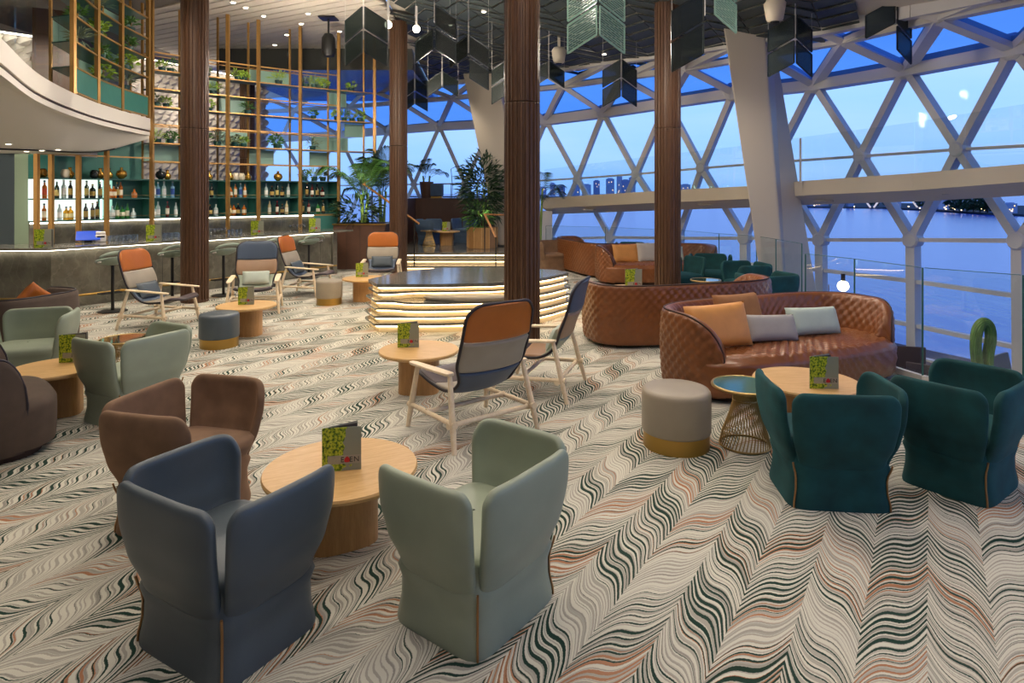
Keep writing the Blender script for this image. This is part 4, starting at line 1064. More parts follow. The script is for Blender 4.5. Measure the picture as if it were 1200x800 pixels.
cushion(-5.86, 7.80, .66, -.95, .25, .40, .40, .14, 20, 'rusto' if 'rusto' in M else 'orangel', 'orange cushion poking above the umber round armchair', 35)

# ================================================================ TABLES, POUFS
def round_table(x, y, r, label, h=.42, z=0, rz=0):
    t = thing('round_coffee_table', label, 'table', (x, y, z), rz, 'round oak coffee tables')
    MB().lathe([(r-.02, h-.035), (r-.004, h-.028), (r, h-.012), (r-.006, h)], 72).build('table_top', M['oak'], t, smooth=40)
    MB().lathe([(.20, 0), (.20, h-.035)], 56, shape=lambda a: (abs(math.cos(a)/1.0)**3.2+abs(math.sin(a)/.78)**3.2)**(-1/3.2)).build('pedestal', M['oakv'], t, smooth=40)
    return t
p = PZ(400, 546, .42); round_table(p.x, p.y, .435, 'round oak table between the three foreground armchairs', rz=.5)
p = PZ(491, 409, .42); round_table(p.x, p.y, .40, 'round oak table in front of the central orange topped chair')
p = PZ(66, 430, .42); round_table(p.x, p.y, .375, 'round oak table at the left edge beside green armchairs', rz=.4)
p = PZ(289, 357, .42); round_table(p.x, p.y, .40, 'round oak table behind the blue pouf')
p = PZ(427, 325.5, .42); round_table(p.x, p.y, .40, 'round oak table beside the far grey pouf')
round_table(2.47, 5.38, .425, 'round oak table between the teal armchairs and large sofa')
p = Vector((-1.95, 19.1, .42)); round_table(p.x, p.y, .40, 'round oak table on the raised platform', z=.42)
def pouf(x, y, r, h, mt, label):
    t = thing('pouf', label, 'pouf', (x, y, 0), 0, 'round poufs')
    MB().lathe([(r*.955, 0), (r*.955, .125)], 56).build('brass_base', M['brass'], t, smooth=40)
    MB().lathe([(r*.93, .12), (r*.985, .123), (r, .135), (r, h-.045), (r*.985, h-.022), (r*.94, h-.006), (r*.85, h), (r*.4, h+.006), (.01, h+.007)], 64).build('upholstery', M[mt], t, smooth=70)
    return t
pouf(1.30, 5.07, .268, .455, 'taupel', 'large taupe leather pouf with brass base beside the wire table')
pouf(-3.81, 8.33, .245, .43, 'bluel', 'slate blue leather pouf with brass base')
pouf(-3.27, 11.45, .23, .43, 'taupel', 'small far taupe pouf with brass base')
M['tealtop'] = mat('teal_glass_top', '#1f5a52', .12)
M['mirror'] = mat('bronze_mirror_top', '#8d8a70', .05, .9)
def wire_table(x, y, r, h, mt, label, z=0):
    t = thing('wire_side_table', label, 'side table', (x, y, z), 0, 'gold wire side tables')
    MB().lathe([(r*.97, h-.02), (r*.97, h-.004), (.01, h-.004)], 56).build('glass_top', M[mt], t, smooth=40)
    MB().tube([(r*math.cos(2*pi*k/56), r*math.sin(2*pi*k/56), h-.012) for k in range(56)], .013, 8, True).build('top_rim', M['goldw'], t, smooth=60)
    m = MB()
    for k in range(44):
        a = 2*pi*k/44; pts = []
        for (rr, zz, tw) in ((.78*r, .012, 0), (.70*r, .10, .12), (.46*r, .26, .25), (.36*r, .36, .33), (.40*r, h-.03, .40)):
            pts.append((rr*math.cos(a+tw), rr*math.sin(a+tw), zz))
        m.tube(pts, .004, 4)
    m.build('wire_base', M['goldw'], t)
    MB().tube([(.78*r*math.cos(2*pi*k/40), .78*r*math.sin(2*pi*k/40), .009) for k in range(40)], .008, 6, True).build('base_ring', M['goldw'], t)
    MB().tube([(.37*r*math.cos(2*pi*k/30), .37*r*math.sin(2*pi*k/30), .36) for k in range(30)], .006, 6, True).build('neck_ring', M['goldw'], t)
    return t
wire_table(1.84, 5.06, .245, .485, 'tealtop', 'gold wire side table with teal glass top beside the taupe pouf')
p = PZ(146, 396, .46); wire_table(p.x, p.y, .245, .46, 'mirror', 'gold wire side table with mirrored top behind the green armchair')
wire_table(3.33, 11.0, .25, .5, 'mirror', 'far gold wire side table among the teal armchairs')
p = Vector((-2.38, 19.0, .42)); wire_table(p.x-.05, p.y-.25, .24, .46, 'mirror', 'gold wire side table on the raised platform', z=.42)

# ================================================================ MENU CARDS
def cover():
    T = NT('menu_cover'); tc = T.n('ShaderNodeTexCoord'); sp = T.n('ShaderNodeSeparateXYZ'); T.l(tc.outputs['Object'], sp.inputs[0])
    X, Z = sp.outputs[0], sp.outputs[2]
    nz = T.noise(tc.outputs['Object'], 55, 3); nb = T.noise(tc.outputs['Object'], 10, 3)
    lf = T.ramp(nz, [(.30, lin('#20300f')), (.43, lin('#5b7d1d')), (.52, lin('#a3b526')), (.6, lin('#c6cc3f')), (.68, lin('#6d8a2a'))])
    e = T.math('SUBTRACT', T.math('MULTIPLY_ADD', nb, .20, .04), T.math('ADD', X, T.math('MULTIPLY', T.math('ABSOLUTE', T.math('SUBTRACT', Z, .17)), .22)))
    mk = T.math('GREATER_THAN', e, 0)
    c = T.mix(mk, lin('#8f9382'), lf)
    # pale horizontal scroll behind the lettering
    sc = T.math('MULTIPLY', T.math('LESS_THAN', T.math('ABSOLUTE', T.math('SUBTRACT', Z, .062)), .024), T.math('GREATER_THAN', X, .03))
    T.l(T.mix(T.math('MULTIPLY', sc, .9), c, lin('#a09a8f')), T.b.inputs['Base Color']); T.b.inputs['Roughness'].default_value = .35
    return T.m
M['cover'] = cover(); M['paper'] = mat('menu_paper', '#8e8d80', .5); M['mdark'] = mat('menu_inside', '#33292c', .5)
M['ltr'] = mat('menu_lettering', '#2c2424', .5); M['apple'] = mat('menu_red_mark', '#c0202c', .4)
def textmesh(s, size):
    cu = bpy.data.curves.new('lettering', 'FONT'); cu.body = s; cu.size = size; cu.extrude = .0006; cu.space_character = 1.15
    ob = bpy.data.objects.new('tmp', cu); COL.objects.link(ob); dg = bpy.context.evaluated_depsgraph_get(); dg.update()
    me = bpy.data.meshes.new_from_object(ob.evaluated_get(dg)); bpy.data.objects.remove(ob); me.name = 'lettering'; return me
TE, TEN = textmesh('E', .042), textmesh('EN', .042)
for me in (TE, TEN): me.materials.clear()
CW, CH = .215, .245
PANEL = MB().box((CW/2, .0015, CH/2), (CW, .003, CH)).mesh('front_cover'); PANEL2 = MB().box((CW/2, .0015, CH/2), (CW, .003, CH)).mesh('back_cover')
INS = MB().box((CW/2-.006, .004, CH/2), (CW-.014, .002, CH-.008)).mesh('inner_page')
apl = MB(); apl.prism([(.016*math.sin(a)*(1-.18*math.cos(a*1)), .017*math.cos(a)-.004*abs(math.sin(a))) for a in [2*pi*k/18 for k in range(18)]], 0, .0012); APL = apl.mesh('red_mark')
def menu(x, y, z, ang, label, s=1, cols=None):
    t = thing('menu_card', label, 'menu', (x, y, z), ang, 'folded menu cards'); t.scale = (s,)*3
    f = link('front_cover', PANEL, M['cover'], t); 
    b = link('back_cover', PANEL2, M['paper'], t); b.rotation_euler = (0, 0, math.radians(28))
    i = link('inner_page', INS, M['mdark'], t); i.rotation_euler = (0, 0, math.radians(20))
    for me, px in ((TE, .100), (TEN, .148)):
        l_ = link('lettering', me, M['ltr'], f); l_.location = (px, -.0012, .048); l_.rotation_euler = (pi/2, 0, 0)
    a = link('red_mark', APL, M['apple'], f); a.location = (.137, -.0005, .063); a.rotation_euler = (pi/2, 0, 0)
    return t
def menu_at(px, py, z, ang, label, s=1):
    p = PZ(px, py, z); return menu(p.x, p.y, z, ang, label, s)
menu_at(377.5, 553, .421, .18, 'folded menu card on the foreground oak table')
menu_at(466, 407, .421, .05, 'folded menu card on the oak table before the central orange chair', 1.0)
menu_at(69, 425, .421, .15, 'folded menu card on the oak table at the left edge', 1.05)
menu_at(279, 357, .421, .1, 'folded menu card on the oak table behind the blue pouf')
menu_at(417, 324.5, .421, .1, 'folded menu card on the oak table by the far grey pouf', 1.05)
menu_at(949, 455, .421, -.05, 'folded menu card on the oak table near the teal armchairs', 1.05)
p = P(518.5, 0, 19.1); menu(p.x, 19.05, .841, .1, 'folded menu card on the raised platform table', 1.1)
for i, (x, lab) in enumerate(((40, 'leftmost menu card on the bar top'), (171, 'menu card on the bar just left of the walnut column'), (294, 'menu card on the bar right of the walnut column'), (362, 'menu card at the far end of the bar'))):
    p = onbar(x, .02); menu(p.x, p.y, 1.071, .12, lab, 1.25)
p = Vector((2.32, 10.35, 0)); 
t = round_table(1.95, 10.6, .36, 'round oak table hidden behind the sofa turned away'); menu(1.85, 10.45, .421, .1, 'folded menu card just above the rim of the turned sofa', 1.3)
# ================================================================ PLANTS
def frond_mesh(L, arch, nl, lw, droop=.5):
    m = MB(); pts = []
    for k in range(13):
        t = k/12; pts.append(Vector((L*(.62*t)-.0, 0, L*arch*(math.sin(t*pi*.62))*.95-L*.12*t*t)))
    m.tube(pts, [.010*(1-.8*k/12) for k in range(13)], 5)
    for k in range(nl):
        t = .22+.78*k/(nl-1); i = min(int(t*12), 11); p = pts[i].lerp(pts[i+1], t*12-i); tn = (pts[i+1]-pts[i]).normalized()
        ll = L*.36*math.sin(pi*(.15+.8*t))*(1.05-.2*t)
        for s in (-1, 1):
            d = (tn*.75+Vector((0, s*.95, -droop*.25))).normalized(); n2 = tn.cross(d).normalized()*lw
            sd_ = tn*lw
            a = p; b = p+d*ll*.5+Vector((0, 0, .02)); c = p+d*ll+Vector((0, 0, -droop*ll*.45))
            m.add([a-sd_*.3, a+sd_*.3, b+sd_, b-sd_, c], [(0, 1, 2, 3), (3, 2, 4)])
    return m.mesh('frond', 180)
FR1 = frond_mesh(1.55, .62, 26, .017); FR2 = frond_mesh(1.25, .75, 22, .017, .8)
def palm(x, y, z, h, nf, label, mt='leaf', seed=1, size=1, stems=3):
    rnd = random.Random(seed); t = thing('kentia_palm', label, 'plant', (x, y, z))
    for k in range(stems):
        a = 2*pi*k/stems; MB().tube([(.05*math.cos(a), .05*math.sin(a), 0), (.07*math.cos(a), .07*math.sin(a), h*.5), (.12*math.cos(a), .12*math.sin(a), h)], [.045, .035, .025], 8).build('stem', M['stem'], t, smooth=60)
    for k in range(nf):
        a = 2*pi*k/nf*1.618+rnd.uniform(-.3, .3); f = link('frond', FR1 if k % 3 else FR2, M[mt], t)
        f.location = (.08*math.cos(a), .08*math.sin(a), h*rnd.uniform(.75, 1.0)); f.rotation_euler = (rnd.uniform(-.2, .2), rnd.uniform(-.8, .55), a); f.scale = (size*rnd.uniform(.8, 1.1),)*3
    return t
def bush_mesh(n_, rx, rz, lw, ll, seed, up=.2, hollow=.55):
    rnd = random.Random(seed); m = MB()
    for k in range(n_):
        a = rnd.uniform(0, 2*pi); ph = math.acos(rnd.uniform(-1, 1)); r = rnd.uniform(hollow, 1)
        c = Vector((rx*r*math.sin(ph)*math.cos(a), rx*r*math.sin(ph)*math.sin(a), rz*r*math.cos(ph)))
        d = Vector((math.cos(a)*math.sin(ph), math.sin(a)*math.sin(ph), math.cos(ph)*.4+up))+Vector((rnd.uniform(-.6, .6), rnd.uniform(-.6, .6), rnd.uniform(-.5, .3)))
        d.normalize(); s = d.cross(Vector((rnd.uniform(-1, 1), rnd.uniform(-1, 1), .6))).normalized()*lw; l_ = ll*rnd.uniform(.7, 1.2)
        m.add([c-s*.2, c+d*l_*.5+s, c+d*l_*.5-s, c+d*l_-Vector((0, 0, l_*.18))], [(0, 1, 2), (1, 3, 2)])
    return m
# big planter by the bar end with palms
pb = thing('planter_box', 'long brown clad planter box beside the bar', 'planter', (-3.95, 17.0, 0))
MB().box((0, 0, .58), (1.35, .9, 1.16)).build('cladding', M['planter'], pb, bevel=.01); MB().box((0, 0, 1.165), (1.4, .95, .03)).build('brass_edge', M['brass'], pb); MB().box((0, 0, 1.183), (1.25, .8, .012)).build('soil', M['soil'], pb)
for k in (-.33, .02, .36): MB().box((k, -.451, .58), (.006, .004, 1.14)).build('panel_joint', M['black'], pb)
palm(-3.95, 17.05, 1.19, .75, 13, 'bright uplit kentia palm in the brown planter', 'leaf', 3, 1.0)
tag(bush_mesh(260, .55, .35, .028, .32, 5, .3).build('leafy_shrub', M['leafd']), 'low dark leafy shrub at the palm foot', 'plant').location = (-4.1, 16.95, 1.50)
palm(-3.62, 17.8, 1.02, 1.0, 12, 'dark kentia palm right behind the slim far column', 'leafd', 8, 1.05)
tag(MB().lathe([(.2, 0), (.26, .3), (.27, 1.0), (.24, 1.02)], 24).build('plant_pot', M['planter'], smooth=50), 'tall brown pot holding the dark palm behind the column', 'pot').location = (-3.62, 17.8, 0)
for (x, y, z, pw, tx) in ((-3.9, 16.5, 1.25, 25, (-3.9, 17.2, 2.6)), (-.85, 17.72, 1.1, 14, (-.85, 18.3, 2.2))):
    lamp(x, y, z, pw, 90, .04, (1, .95, .75), tx)
palm(-2.9, 21.7, 1.8, .75, 9, 'potted palm on the gallery above the brown wall', 'leafd', 12, .55, 2)
tag(MB().lathe([(.18, 0), (.24, .55), (.22, .55)], 20).build('plant_pot', M['planter'], smooth=50), 'brown pot under the gallery palm', 'pot').location = (-2.9, 21.7, 1.8)
# dense shrub in faceted oak planter
op = thing('oak_planter', 'faceted oak slat planter on the platform edge', 'planter', (-.85, 18.3, .42))
MB().lathe([(.43, 0), (.43, .58), (.38, .58), (.38, .54)], 12).build('shell', M['oakv'], op)
for k in range(12):
    a = 2*pi*k/12; MB().bar((.435*math.cos(a), .435*math.sin(a), .01), (.435*math.cos(a), .435*math.sin(a), .58), .03, .02).build('slat', M['oak'], op)
MB().lathe([(.39, .52), (.39, .54)], 12).build('soil', M['soil'], op)
sh = thing('dense_shrub', 'tall dense dark shrub in the faceted oak planter', 'plant', (-.85, 18.3, .96))
bm_ = bush_mesh(900, .62, 1.0, .028, .34, 21, .25, .35)
bm_.build('foliage', M['leafd'], sh).location = (0, 0, 1.15)
bush_mesh(140, .35, .35, .028, .3, 22, .3, .3).build('lower_foliage', M['leaf'], sh).location = (-.12, -.2, .35)
for k in range(5):
    a = k*1.25; MB().tube([(.06*math.cos(a), .06*math.sin(a), 0), (.16*math.cos(a), .16*math.sin(a), .7), (.2*math.cos(a+.3), .2*math.sin(a+.3), 1.3)], .017, 6).build('cane', M['stem'], sh)
# palm tuft beyond the near column
palm(.72, 17.6, 0, 2.1, 7, 'palm fronds showing right of the nearest walnut column', 'leafd', 31, .75, 1)
# ---------------------------------------------------------------- small plants on shelves
SMALL = [bush_mesh(70, .13, .09, .022, .12, 40, .5, .3).mesh('foliage'), bush_mesh(60, .16, .10, .011, .2, 41, .6, .1).mesh('foliage'), bush_mesh(90, .15, .14, .028, .10, 42, .4, .3).mesh('foliage')]
POT = MB().lathe([(.075, 0), (.095, .12), (.085, .12), (.08, .1)], 14).mesh('pot', 50)
def pplant(p, z, k, mt, label, s=1):
    t = thing('potted_plant', label, 'plant', (p.x, p.y, z), k*1.3, 'small plants on the shelving'); t.scale = (s,)*3
    link('pot', POT, M['pot'], t); f = link('foliage', SMALL[k % 3], M[mt], t); f.location = (0, 0, .20); return t
SHP = [(195, 4.71), (205, 4.71), (188, 3.9), (200, 3.9), (190, 3.09), (205, 3.09), (248, 4.71), (255, 4.3), (250, 3.9), (245, 3.09), (260, 3.09), (284, 4.71), (291, 4.71), (296, 3.9), (281, 3.09), (291, 3.09), (332, 4.71), (330, 3.09), (364, 4.71), (374, 4.71), (386, 4.71), (373, 3.9), (372, 3.09), (417, 4.71), (401, 3.9), (409, 3.9), (418, 3.9), (428, 3.9), (374, 2.28), (362, 2.28), (384, 2.28)]
lev = {4.71: 'highest planted', 4.3: 'second highest', 3.9: 'third highest planted', 3.09: 'lowest glass', 2.28: 'shelf right above the dark bottles, on that'}
ct = {}
for i, (x, z) in enumerate(SHP):
    ct[z] = ct.get(z, 0)+1; mt = ['leafb', 'leaf', 'leafg', 'leafb'][i % 4]; p = sp_(x)+SB*.45
    lab = ORD[ct[z]]+' potted plant from the left on the '+(lev[z]+' shelf of the back bar' if z > 2.5 else 'shelf above the dark bottles')
    pplant(p, z+.012, i, mt, lab, random.uniform(.8, 1.05))
for i, (seg_, f, z) in enumerate(((0, .55, 4.93), (0, .6, 4.5), (1, .4, 4.93), (1, .5, 4.5), (1, .3, 5.35), (2, .45, 4.5), (2, .55, 4.93), (2, .4, 4.08), (1, .6, 4.08), (2, .6, 5.35))):
    a, b = SP[seg_], SP[seg_+1]; p = a.lerp(b, f)+back*.45
    pplant(p, z+.012, i, ['leaf', 'leafg', 'leafb'][i % 3], 'potted plant on the balcony screen, '+ORD[seg_+1]+' bay from the left, shelf '+{4.08: 'one', 4.5: 'two', 4.93: 'three', 5.35: 'four'}[z]+' from the bottom', 1.15)

# ================================================================ HANGING CHEVRON PANELS
def chevron(px, ytop, half, pan, label, mesh=False, w_=.36):
    d = w_*750/half; p = P(px, ytop, d); zc = ceil_z(p.x, p.y)
    t = thing('hanging_chevron_panel', label, 'hanging panel', (p.x, p.y, zc), 0, 'chevron panels under the ceiling'); z0 = p.z-zc
    th, gap = .36, .05
    for s in (-1, 1):
        for k in range(2):
            if (s, k) not in pan: continue
            zt_ = z0-k*(th+gap); sl = .19
            c = [Vector((s*.02, 0, zt_)), Vector((s*w_, .20, zt_-sl)), Vector((s*w_, .20, zt_-sl-th)), Vector((s*.02, 0, zt_-th))]
            fm = MB()
            for a, b in zip(c, c[1:]+c[:1]): fm.bar(a, b, .02, .02, up=(0, 1, 0))
            f = fm.build('panel_frame', M['hangm'] if mesh else M['hangf'], t)
            if mesh:
                mm = MB()
                for q in range(12):
                    v = (q+.5)/12; mm.bar(c[0].lerp(c[3], v), c[1].lerp(c[2], v), .010, .017, up=(0, 1, 0))
                mm.build('slats', M['hangm'], f)
            else: MB().slab(c, .012).build('infill', M['hang'], f)
    MB().bar((0, 0, 0), (0, 0, z0-.3), .014, .014).build('hanger_rod', M['whites'], t)
    for s in (-1, 1):
        if any(q[0] == s for q in pan): MB().bar((s*w_, .2, .08), (s*w_, .2, z0-.3), .006, .006).build('hanger_wire', M['whites'], t)
    return t
A4 = [(-1, 0), (1, 0), (-1, 1), (1, 1)]
chevron(426, 8, 25, A4, 'dark hanging chevron panel above the shelving end')
chevron(509, 6, 24, [(1, 0), (1, 1), (-1, 1)], 'dark hanging chevron panel right of the slim far column')
chevron(486, 92, 14, A4, 'small far hanging chevron right beside the slim column')
chevron(518, 84, 18, [(-1, 0), (1, 0)], 'single tier hanging chevron against the blue roof panes')
chevron(549, 42, 23, [(-1, 0), (1, 0), (1, 1)], 'hanging chevron in front of the small leaning column')
chevron(595, 70, 19, [(-1, 0), (-1, 1)], 'hanging chevron half hidden by the nearest walnut column')
chevron(643, 72, 19, [(1, 0), (-1, 0)], 'hanging chevron just right of the nearest walnut column')
chevron(701, -32, 34, A4, 'pale green slatted hanging chevron near the top centre', True)
chevron(728, 70, 20, A4, 'four panel smoked hanging chevron against blue roof panes')
chevron(826, -10, 34, [(-1, 0), (-1, 1)], 'dark hanging chevron between walnut and cream columns')
chevron(836, -54, 33, [(1, 0), (1, 1)], 'pale green slatted hanging chevron before the leaning column', True)
chevron(932, 18, 26, A4, 'four panel dark hanging chevron right of the leaning column')
chevron(1050, 0, 27, [(-1, 0), (1, 0), (1, 1)], 'three panel dark hanging chevron at the upper right')

# ================================================================ CEILING FITTINGS
for i, (x, y) in enumerate(((309, 18), (353, 27), (361, 15), (398, 36), (322, 52), (273, 2), (288, 8), (336, 40))):
    d = 750*4.25/(225-y); X = (x-600)/750*d
    t = thing('ceiling_downlight', ORD[i+1]+' bright downlight counted over the plank ceiling above the bar', 'light', (X, d, 6.25), 0, 'downlights in the plank ceiling')
    MB().lathe([(.07, -.02), (.07, .0)], 14).build('trim_ring', M['whites'], t); MB().lathe([(.05, -.03), (.05, -.019)], 14).build('lens', M['bulb'], t)
for i, (x, y, d) in enumerate(((455, 29, 14.5), (488, 34, 14.5))):
    p = P(x, y, d); zc = ceil_z(max(p.x, -2.85), p.y)
    t = thing('pendant_globe', 'small glowing pendant globe '+('left' if i == 0 else 'right')+' of the slim column top', 'lamp', (p.x, p.y, zc))
    MB().bar((0, 0, 0), (0, 0, p.z-zc+.07), .05, .05).build('stem', M['whites'], t)
    bm2 = bmesh.new(); bmesh.ops.create_uvsphere(bm2, u_segments=16, v_segments=10, radius=.085); me = bpy.data.meshes.new('globe'); bm2.to_mesh(me); bm2.free()
    link('globe', me, M['bulb'], t).location = (0, 0, p.z-zc)
p = P(385, 58, 15.6); t = thing('loudspeaker', 'black loudspeaker hanging from the plank ceiling', 'speaker', (p.x, p.y, 6.25))
MB().bar((0, 0, 0), (0, 0, -.45), .04, .04).build('bracket', M['black'], t); MB().lathe([(.12, -.95), (.17, -.85), (.16, -.5), (.1, -.4)], 16).build('cabinet', M['blackp'], t, smooth=50); MB().box((0, 0, -.02), (.4, .4, .03)).build('mount_plate', M['black'], t)
for (x, y, d, lb) in ((655, 62, 14.5, 'cream moving head projector under the dark ceiling panels'), (908, 8, 10.2, 'cream projector beside the leaning column top'), (742, 8, 13, 'cream projector behind the slatted hanging chevron')):
    p = P(x, y, d); zc = ceil_z(p.x, p.y)
    t = thing('ceiling_projector', lb, 'projector', (p.x, p.y, zc))
    MB().bar((0, 0, 0), (0, 0, p.z-zc), .06, .06).build('mount', M['cream'], t)
    MB().lathe([(.10, -.24), (.13, -.2), (.17, .05), (.12, .12), (.03, .13)], 18).build('head', M['cream'], t, smooth=50).location = (0, 0, p.z-zc); MB().lathe([(.07, -.26), (.07, -.23)], 14).build('lens', M['blackp'], t).location = (0, 0, p.z-zc)
for i, (x, y) in enumerate(((567, 10), (708, 60), (528, 26))):
    p = edgept(x, y) if False else None
    v = 225-y; d = 4.955/(v/750+.22*(x-600)/750+.08); q = P(x, y, d)
    t = thing('ceiling_downlight', ['small white downlight among the dark ceiling panels, left of the near column', 'small white downlight under the slatted hanging chevron', 'small white downlight left of the small leaning column'][i], 'light', tuple(q), 0)
    MB().lathe([(.06, -.07), (.06, .0)], 14).build('trim_ring', M['whites'], t); MB().lathe([(.045, -.08), (.045, -.069)], 14).build('lens', M['bulb'], t)

# ================================================================ HANDRAILS, GALLERY AND LOWER DECK
M['hrail'] = wood('oak_handrail', '#a9713f', '#c48a52', .4, 2, (2, 2, 2))
t = thing('stair_handrail', 'sloping oak handrail running behind the slim far column', 'handrail', (-3.5, 16.9, 0)); ho = t.location
a, b = P(427, 216, 17.2), P(491, 262, 16.3)
MB().tube([a-ho, b-ho], .03, 8).build('oak_rail', M['hrail'], t, smooth=60); c = P(437, 208, 17.25); MB().tube([a-ho+Vector((-.05, 0, -.02)), c-ho], .025, 8).build('oak_rail', M['hrail'], t, smooth=60)
for q in (.15, .92):
    p = a.lerp(b, q); MB().bar(p-ho, Vector((p.x, p.y, 0))-ho, .03, .03).build('post', M['black'], t)
t = thing('stair_handrail', 'short sloping oak handrail beside the oak planter', 'handrail', (-.7, 16.5, 0)); ho = t.location
a, b = P(568, 251, 17.3), P(581, 278, 16.0)
MB().tube([a-ho, b-ho], .03, 8).build('oak_rail', M['hrail'], t, smooth=60); MB().tube([a-ho, P(596, 252, 17.5)-ho], .02, 8).build('level_rail', M['hrail'], t, smooth=60)
for p, zf in ((a, .42), (b, 0)): MB().bar(p-ho, Vector((p.x, p.y, zf))-ho, .03, .03).build('post', M['black'], t)
# gallery furniture above the brown wall
p = P(512, 0, 21.7); t = thing('gallery_stool', 'blue upholstered cube stool on the gallery', 'stool', (p.x, 21.7, 1.8)); MB().box((0, 0, .27), (.42, .42, .42)).build('upholstery', M['bluev'], t, bevel=.05); MB().box((0, 0, .03), (.36, .36, .06)).build('plinth', M['brass'], t)
p = P(537, 0, 21.8); t = thing('wire_chair', 'thin wire framed chair on the gallery against the sky', 'chair', (p.x, 21.8, 1.8))
for sx_ in (-.24, .24):
    for sy in (-.22, .22): MB().bar((sx_, sy, 0), (sx_*.9, sy, .45), .02, .02).build('leg', M['black'], t)
MB().box((0, 0, .46), (.5, .46, .025)).build('seat', M['black'], t)
MB().tube([(-.22, .2, .46), (-.27, .25, 1.0), (-.1, .25, 1.08), (.1, .25, 1.08), (.27, .25, 1.0), (.22, .2, .46)], .012, 6).build('back_frame', M['black'], t)
p = P(562, 0, 21.7); t = thing('gallery_table', 'slim black high table on the gallery', 'table', (p.x, 21.45, 1.8)); MB().box((0, 0, .5), (.7, .4, .03)).build('table_top', M['black'], t); 
for s in (-.3, .3): MB().bar((s, 0, 0), (s, 0, .5), .03, .03).build('leg', M['black'], t)
# lower deck: dining chairs, table, sculpture, globe lamp
def dchair(x, y, rz, label):
    t = thing('dining_chair', label, 'chair', (x, y, -1.0), rz, 'dark dining chairs on the lower deck')
    MB().box((0, 0, .45), (.46, .44, .07)).build('seat', M['darkl'], t, bevel=.02)
    MB().slab([(-.22, -.2, .5), (.22, -.2, .5), (.25, -.28, .86), (-.25, -.28, .86)], .05).build('backrest', M['darkl'], t, bevel=.015)
    for a_, b_ in ((-1, -1), (1, -1), (1, 1), (-1, 1)): MB().bar((a_*.2, b_*.18, .42), (a_*.22, b_*.21, 0), .03, .03).build('leg', M['black'], t)
M['darkl'] = mat('dark_brown_leather', '#3c2b25', .5, var=.1)
dchair(4.98, 7.72, 2.4, 'dark dining chair below, nearest the sofa end'); dchair(5.40, 8.62, 2.9, 'dark dining chair below with its top edge raised highest'); dchair(6.55, 8.2, -2.6, 'dark dining chair below at the far right edge')
t = thing('dining_table', 'dark dining table on the deck below carrying the green knot', 'table', (6.1, 7.7, -1.0)); MB().lathe([(.32, .70), (.32, .74)], 40).build('table_top', M['darkl'], t); MB().lathe([(.25, 0), (.25, .02), (.05, .04), (.05, .70)], 24).build('pedestal', M['black'], t)
M['grassk'] = mat('woven_grass', '#5c7a34', .7, var=.5, vscale=22, stretch=(1, 1, .2))
sc = thing('grass_sculpture', 'tall looped green grass sculpture by the right window', 'sculpture', (6.02, 7.9, -.46)) 
dS = 7.9; base = P(1153, 0, dS)
sc.location = (base.x, dS, -.26); t_ = bpy.data.objects['dining_table']; t_.location = (base.x, dS, -1.0)
cl_pts = spl([Vector((-.05, 0, 0)), Vector((-.09, 0, .22)), Vector((-.10, 0, .42)), Vector((-.07, 0, .58)), Vector((0, 0, .65)), Vector((.065, 0, .60)), Vector((.085, 0, .46)), Vector((.06, 0, .30)), Vector((.045, 0, .15)), Vector((.06, 0, 0))], 5)
for k in range(14):
    al = 2*pi*k/14; pts = []
    for i, q in enumerate(cl_pts):
        tn = (cl_pts[min(i+1, len(cl_pts)-1)]-cl_pts[max(i-1, 0)]).normalized(); nr = Vector((tn.z, 0, -tn.x)); tw = al+i*.05
        pts.append(q+nr*.048*math.cos(tw)+Vector((0, .05*math.sin(tw), 0)))
    MB().tube(pts, .015, 6).build('strand', M['grassk'], sc, smooth=60)
p = P(988, 335, 8.9); t = thing('globe_lamp', 'small glowing globe lamp beyond the sofa back', 'lamp', (p.x, p.y, -1.0)); zz = p.z+1.0
MB().lathe([(.16, 0), (.16, .02), (.015, .03), (.015, zz-.12)], 16).build('stand', M['black'], t); MB().bar((0, 0, zz+.06), (0, 0, zz+.17), .04, .04).build('cap', M['black'], t); MB().tube([(0, 0, zz-.12), (-.2, 0, zz-.1), (-.2, 0, zz+.02)], .008, 6).build('side_arm', M['brass'], t)
bm2 = bmesh.new(); bmesh.ops.create_uvsphere(bm2, u_segments=20, v_segments=12, radius=.075); me = bpy.data.meshes.new('globe'); bm2.to_mesh(me); bm2.free(); me.polygons.foreach_set('use_smooth', [True]*len(me.polygons))
link('globe', me, M['bulb'], t).location = (0, 0, zz)

# ================================================================ OUTSIDE: SEA, SHORE, CITY
def sea():
    T = NT('sea_water'); T.b.inputs['Base Color'].default_value = lin('#2456b8'); T.b.inputs['Roughness'].default_value = .22; T.b.inputs['Specular IOR Level'].default_value = .5
    v = T.coord(scale=(.5, .12, 1)); T.bump(T.noise(v, .5, 4), .35, .6); return T.m
SZ = -18
o = MB().add([(-6000, 30, SZ), (6000, 30, SZ), (6000, 7000, SZ), (-6000, 7000, SZ), (6000, -500, SZ), (12, -500, SZ), (12, 30, SZ)], [(0, 6, 1, 2, 3), (6, 5, 4, 1)]).build('sea', sea()); o['kind'] = 'structure'
land = mat('dusk_land', '#1f2c33', .9, var=.3, vscale=.02)
rnd = random.Random(5)
def shoreland(pts, h, nm):
    m = MB(); V = []; F = []
    for (x, y, d) in pts:
        a = Vector(((x-600)/750*d, d, SZ)); bk = Vector(((x-600)/750*(d+350), d+350, SZ)); V += [a, a+Vector((0, 12, h)), bk+Vector((0, 0, h))]
    for i in range(len(pts)-1):
        for j in range(2): F.append((i*3+j, (i+1)*3+j, (i+1)*3+j+1, i*3+j+1))
    o = MB().add(V, F).build(nm, land); o['kind'] = 'structure'; return o
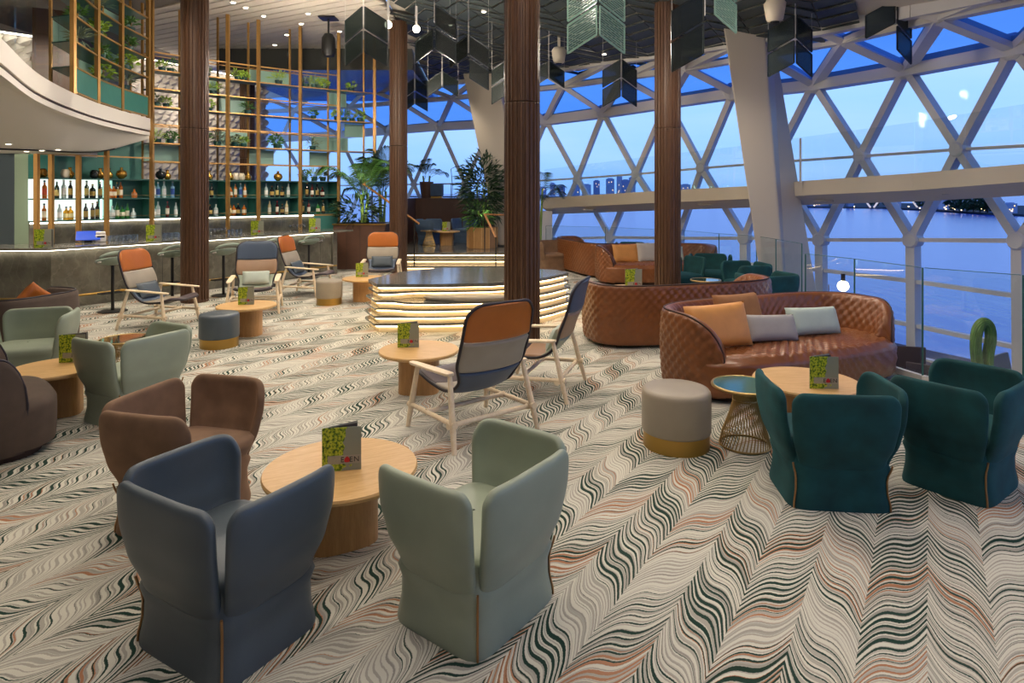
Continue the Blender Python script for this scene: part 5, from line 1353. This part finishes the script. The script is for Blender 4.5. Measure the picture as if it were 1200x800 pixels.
shoreland([(900, 0, 900), (960, 0, 800), (1040, 0, 760), (1110, 0, 640), (1160, 0, 560), (1230, 0, 500), (1320, 0, 460)], 1.6, 'ground_shore')
shoreland([(430, 0, 2600), (600, 0, 2300), (700, 0, 2200), (800, 0, 2100), (900, 0, 1800)], 3, 'ground_far_shore')
bmt = [mat('dusk_building_a', '#93a4c8', .7), mat('dusk_building_b', '#a9b4d0', .7), mat('dusk_building_c', '#7f93bd', .7)]  # bluish distance haze is put into these pale wall colours
wl_ = emis('lit_window', '#ffd79a', 2.0)
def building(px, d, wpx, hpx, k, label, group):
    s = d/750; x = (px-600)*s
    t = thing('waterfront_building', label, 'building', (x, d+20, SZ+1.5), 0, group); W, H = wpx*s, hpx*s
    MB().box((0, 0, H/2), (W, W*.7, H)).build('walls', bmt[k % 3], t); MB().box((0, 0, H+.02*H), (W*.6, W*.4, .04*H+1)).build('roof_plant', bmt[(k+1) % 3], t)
    for q in range(3):
        MB().box((rnd.uniform(-.35, .35)*W, -W*.35-.1, rnd.uniform(.2, .85)*H), (W*.10, .3, H*.05+.6)).build('window', wl_, t)
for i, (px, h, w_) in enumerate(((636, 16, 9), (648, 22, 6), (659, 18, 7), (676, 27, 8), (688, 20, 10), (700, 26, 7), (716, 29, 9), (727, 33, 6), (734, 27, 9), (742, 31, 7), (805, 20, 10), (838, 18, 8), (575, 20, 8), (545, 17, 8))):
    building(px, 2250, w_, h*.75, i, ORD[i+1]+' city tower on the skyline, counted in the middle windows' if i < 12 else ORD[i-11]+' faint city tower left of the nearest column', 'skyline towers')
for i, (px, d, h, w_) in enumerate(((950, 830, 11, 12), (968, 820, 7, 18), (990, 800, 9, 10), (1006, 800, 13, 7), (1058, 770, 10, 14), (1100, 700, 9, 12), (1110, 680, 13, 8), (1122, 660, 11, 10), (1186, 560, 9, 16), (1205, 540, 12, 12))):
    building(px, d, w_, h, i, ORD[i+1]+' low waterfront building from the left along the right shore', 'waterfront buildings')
tree_m = bush_mesh(160, 7, 5.5, 1.3, 3.2, 77, .2, .5).mesh('crown')
for i, (px, d) in enumerate(((1126, 610), (1134, 600), (1142, 590), (1150, 585), (1158, 575), (1167, 570), (1176, 565), (1090, 690), (1046, 790), (1030, 800), (982, 820))):
    X = (px-600)/750*d; s = rnd.uniform(.8, 1.15)
    t = thing('shore_tree', ORD[i+1]+' dark tree in the row on the right shore', 'tree', (X, d+10, SZ+1.5), i, 'trees on the shore'); t.scale = (s,)*3
    link('crown', tree_m, M['leafd'], t).location = (0, 0, 8); MB().tube([(0, 0, 0), (0, 0, 6)], .5, 6).build('trunk', M['dpipe'], t)
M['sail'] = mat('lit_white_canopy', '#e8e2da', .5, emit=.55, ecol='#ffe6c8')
for i, px in enumerate((1022, 1077)):
    d = 770; s = d/750; X = (px-600)*s
    t = thing('white_canopy', ('left' if i == 0 else 'right')+' of the two lit white V shaped canopies on the shore', 'canopy', (X, d, SZ+1.5))
    for q in (-1, 1): MB().bar((q*2, 0, 0), (q*11, 0, 12), 1.6, 1.2, up=(0, 1, 0)).build('strut', M['sail'], t)
    MB().bar((-13, 0, 12.5), (13, 0, 13.2), 3, 1.2).build('deck', M['sail'], t)
lm_ = emis('shore_lamp', '#ffd9a0', 7)
for i in range(26):
    px = rnd.uniform(945, 1200); d = 790-(max(0, px-1000))*1.25; X = (px-600)/750*d
    t = MB().box((0, 0, 0), (.9, .9, .9)).build('shore_lamp', lm_); t.location = (X, d+3, SZ+rnd.uniform(2.2, 5)); tag(t, 'tiny warm lamp along the right shoreline', 'lamp', 'shore lamps')
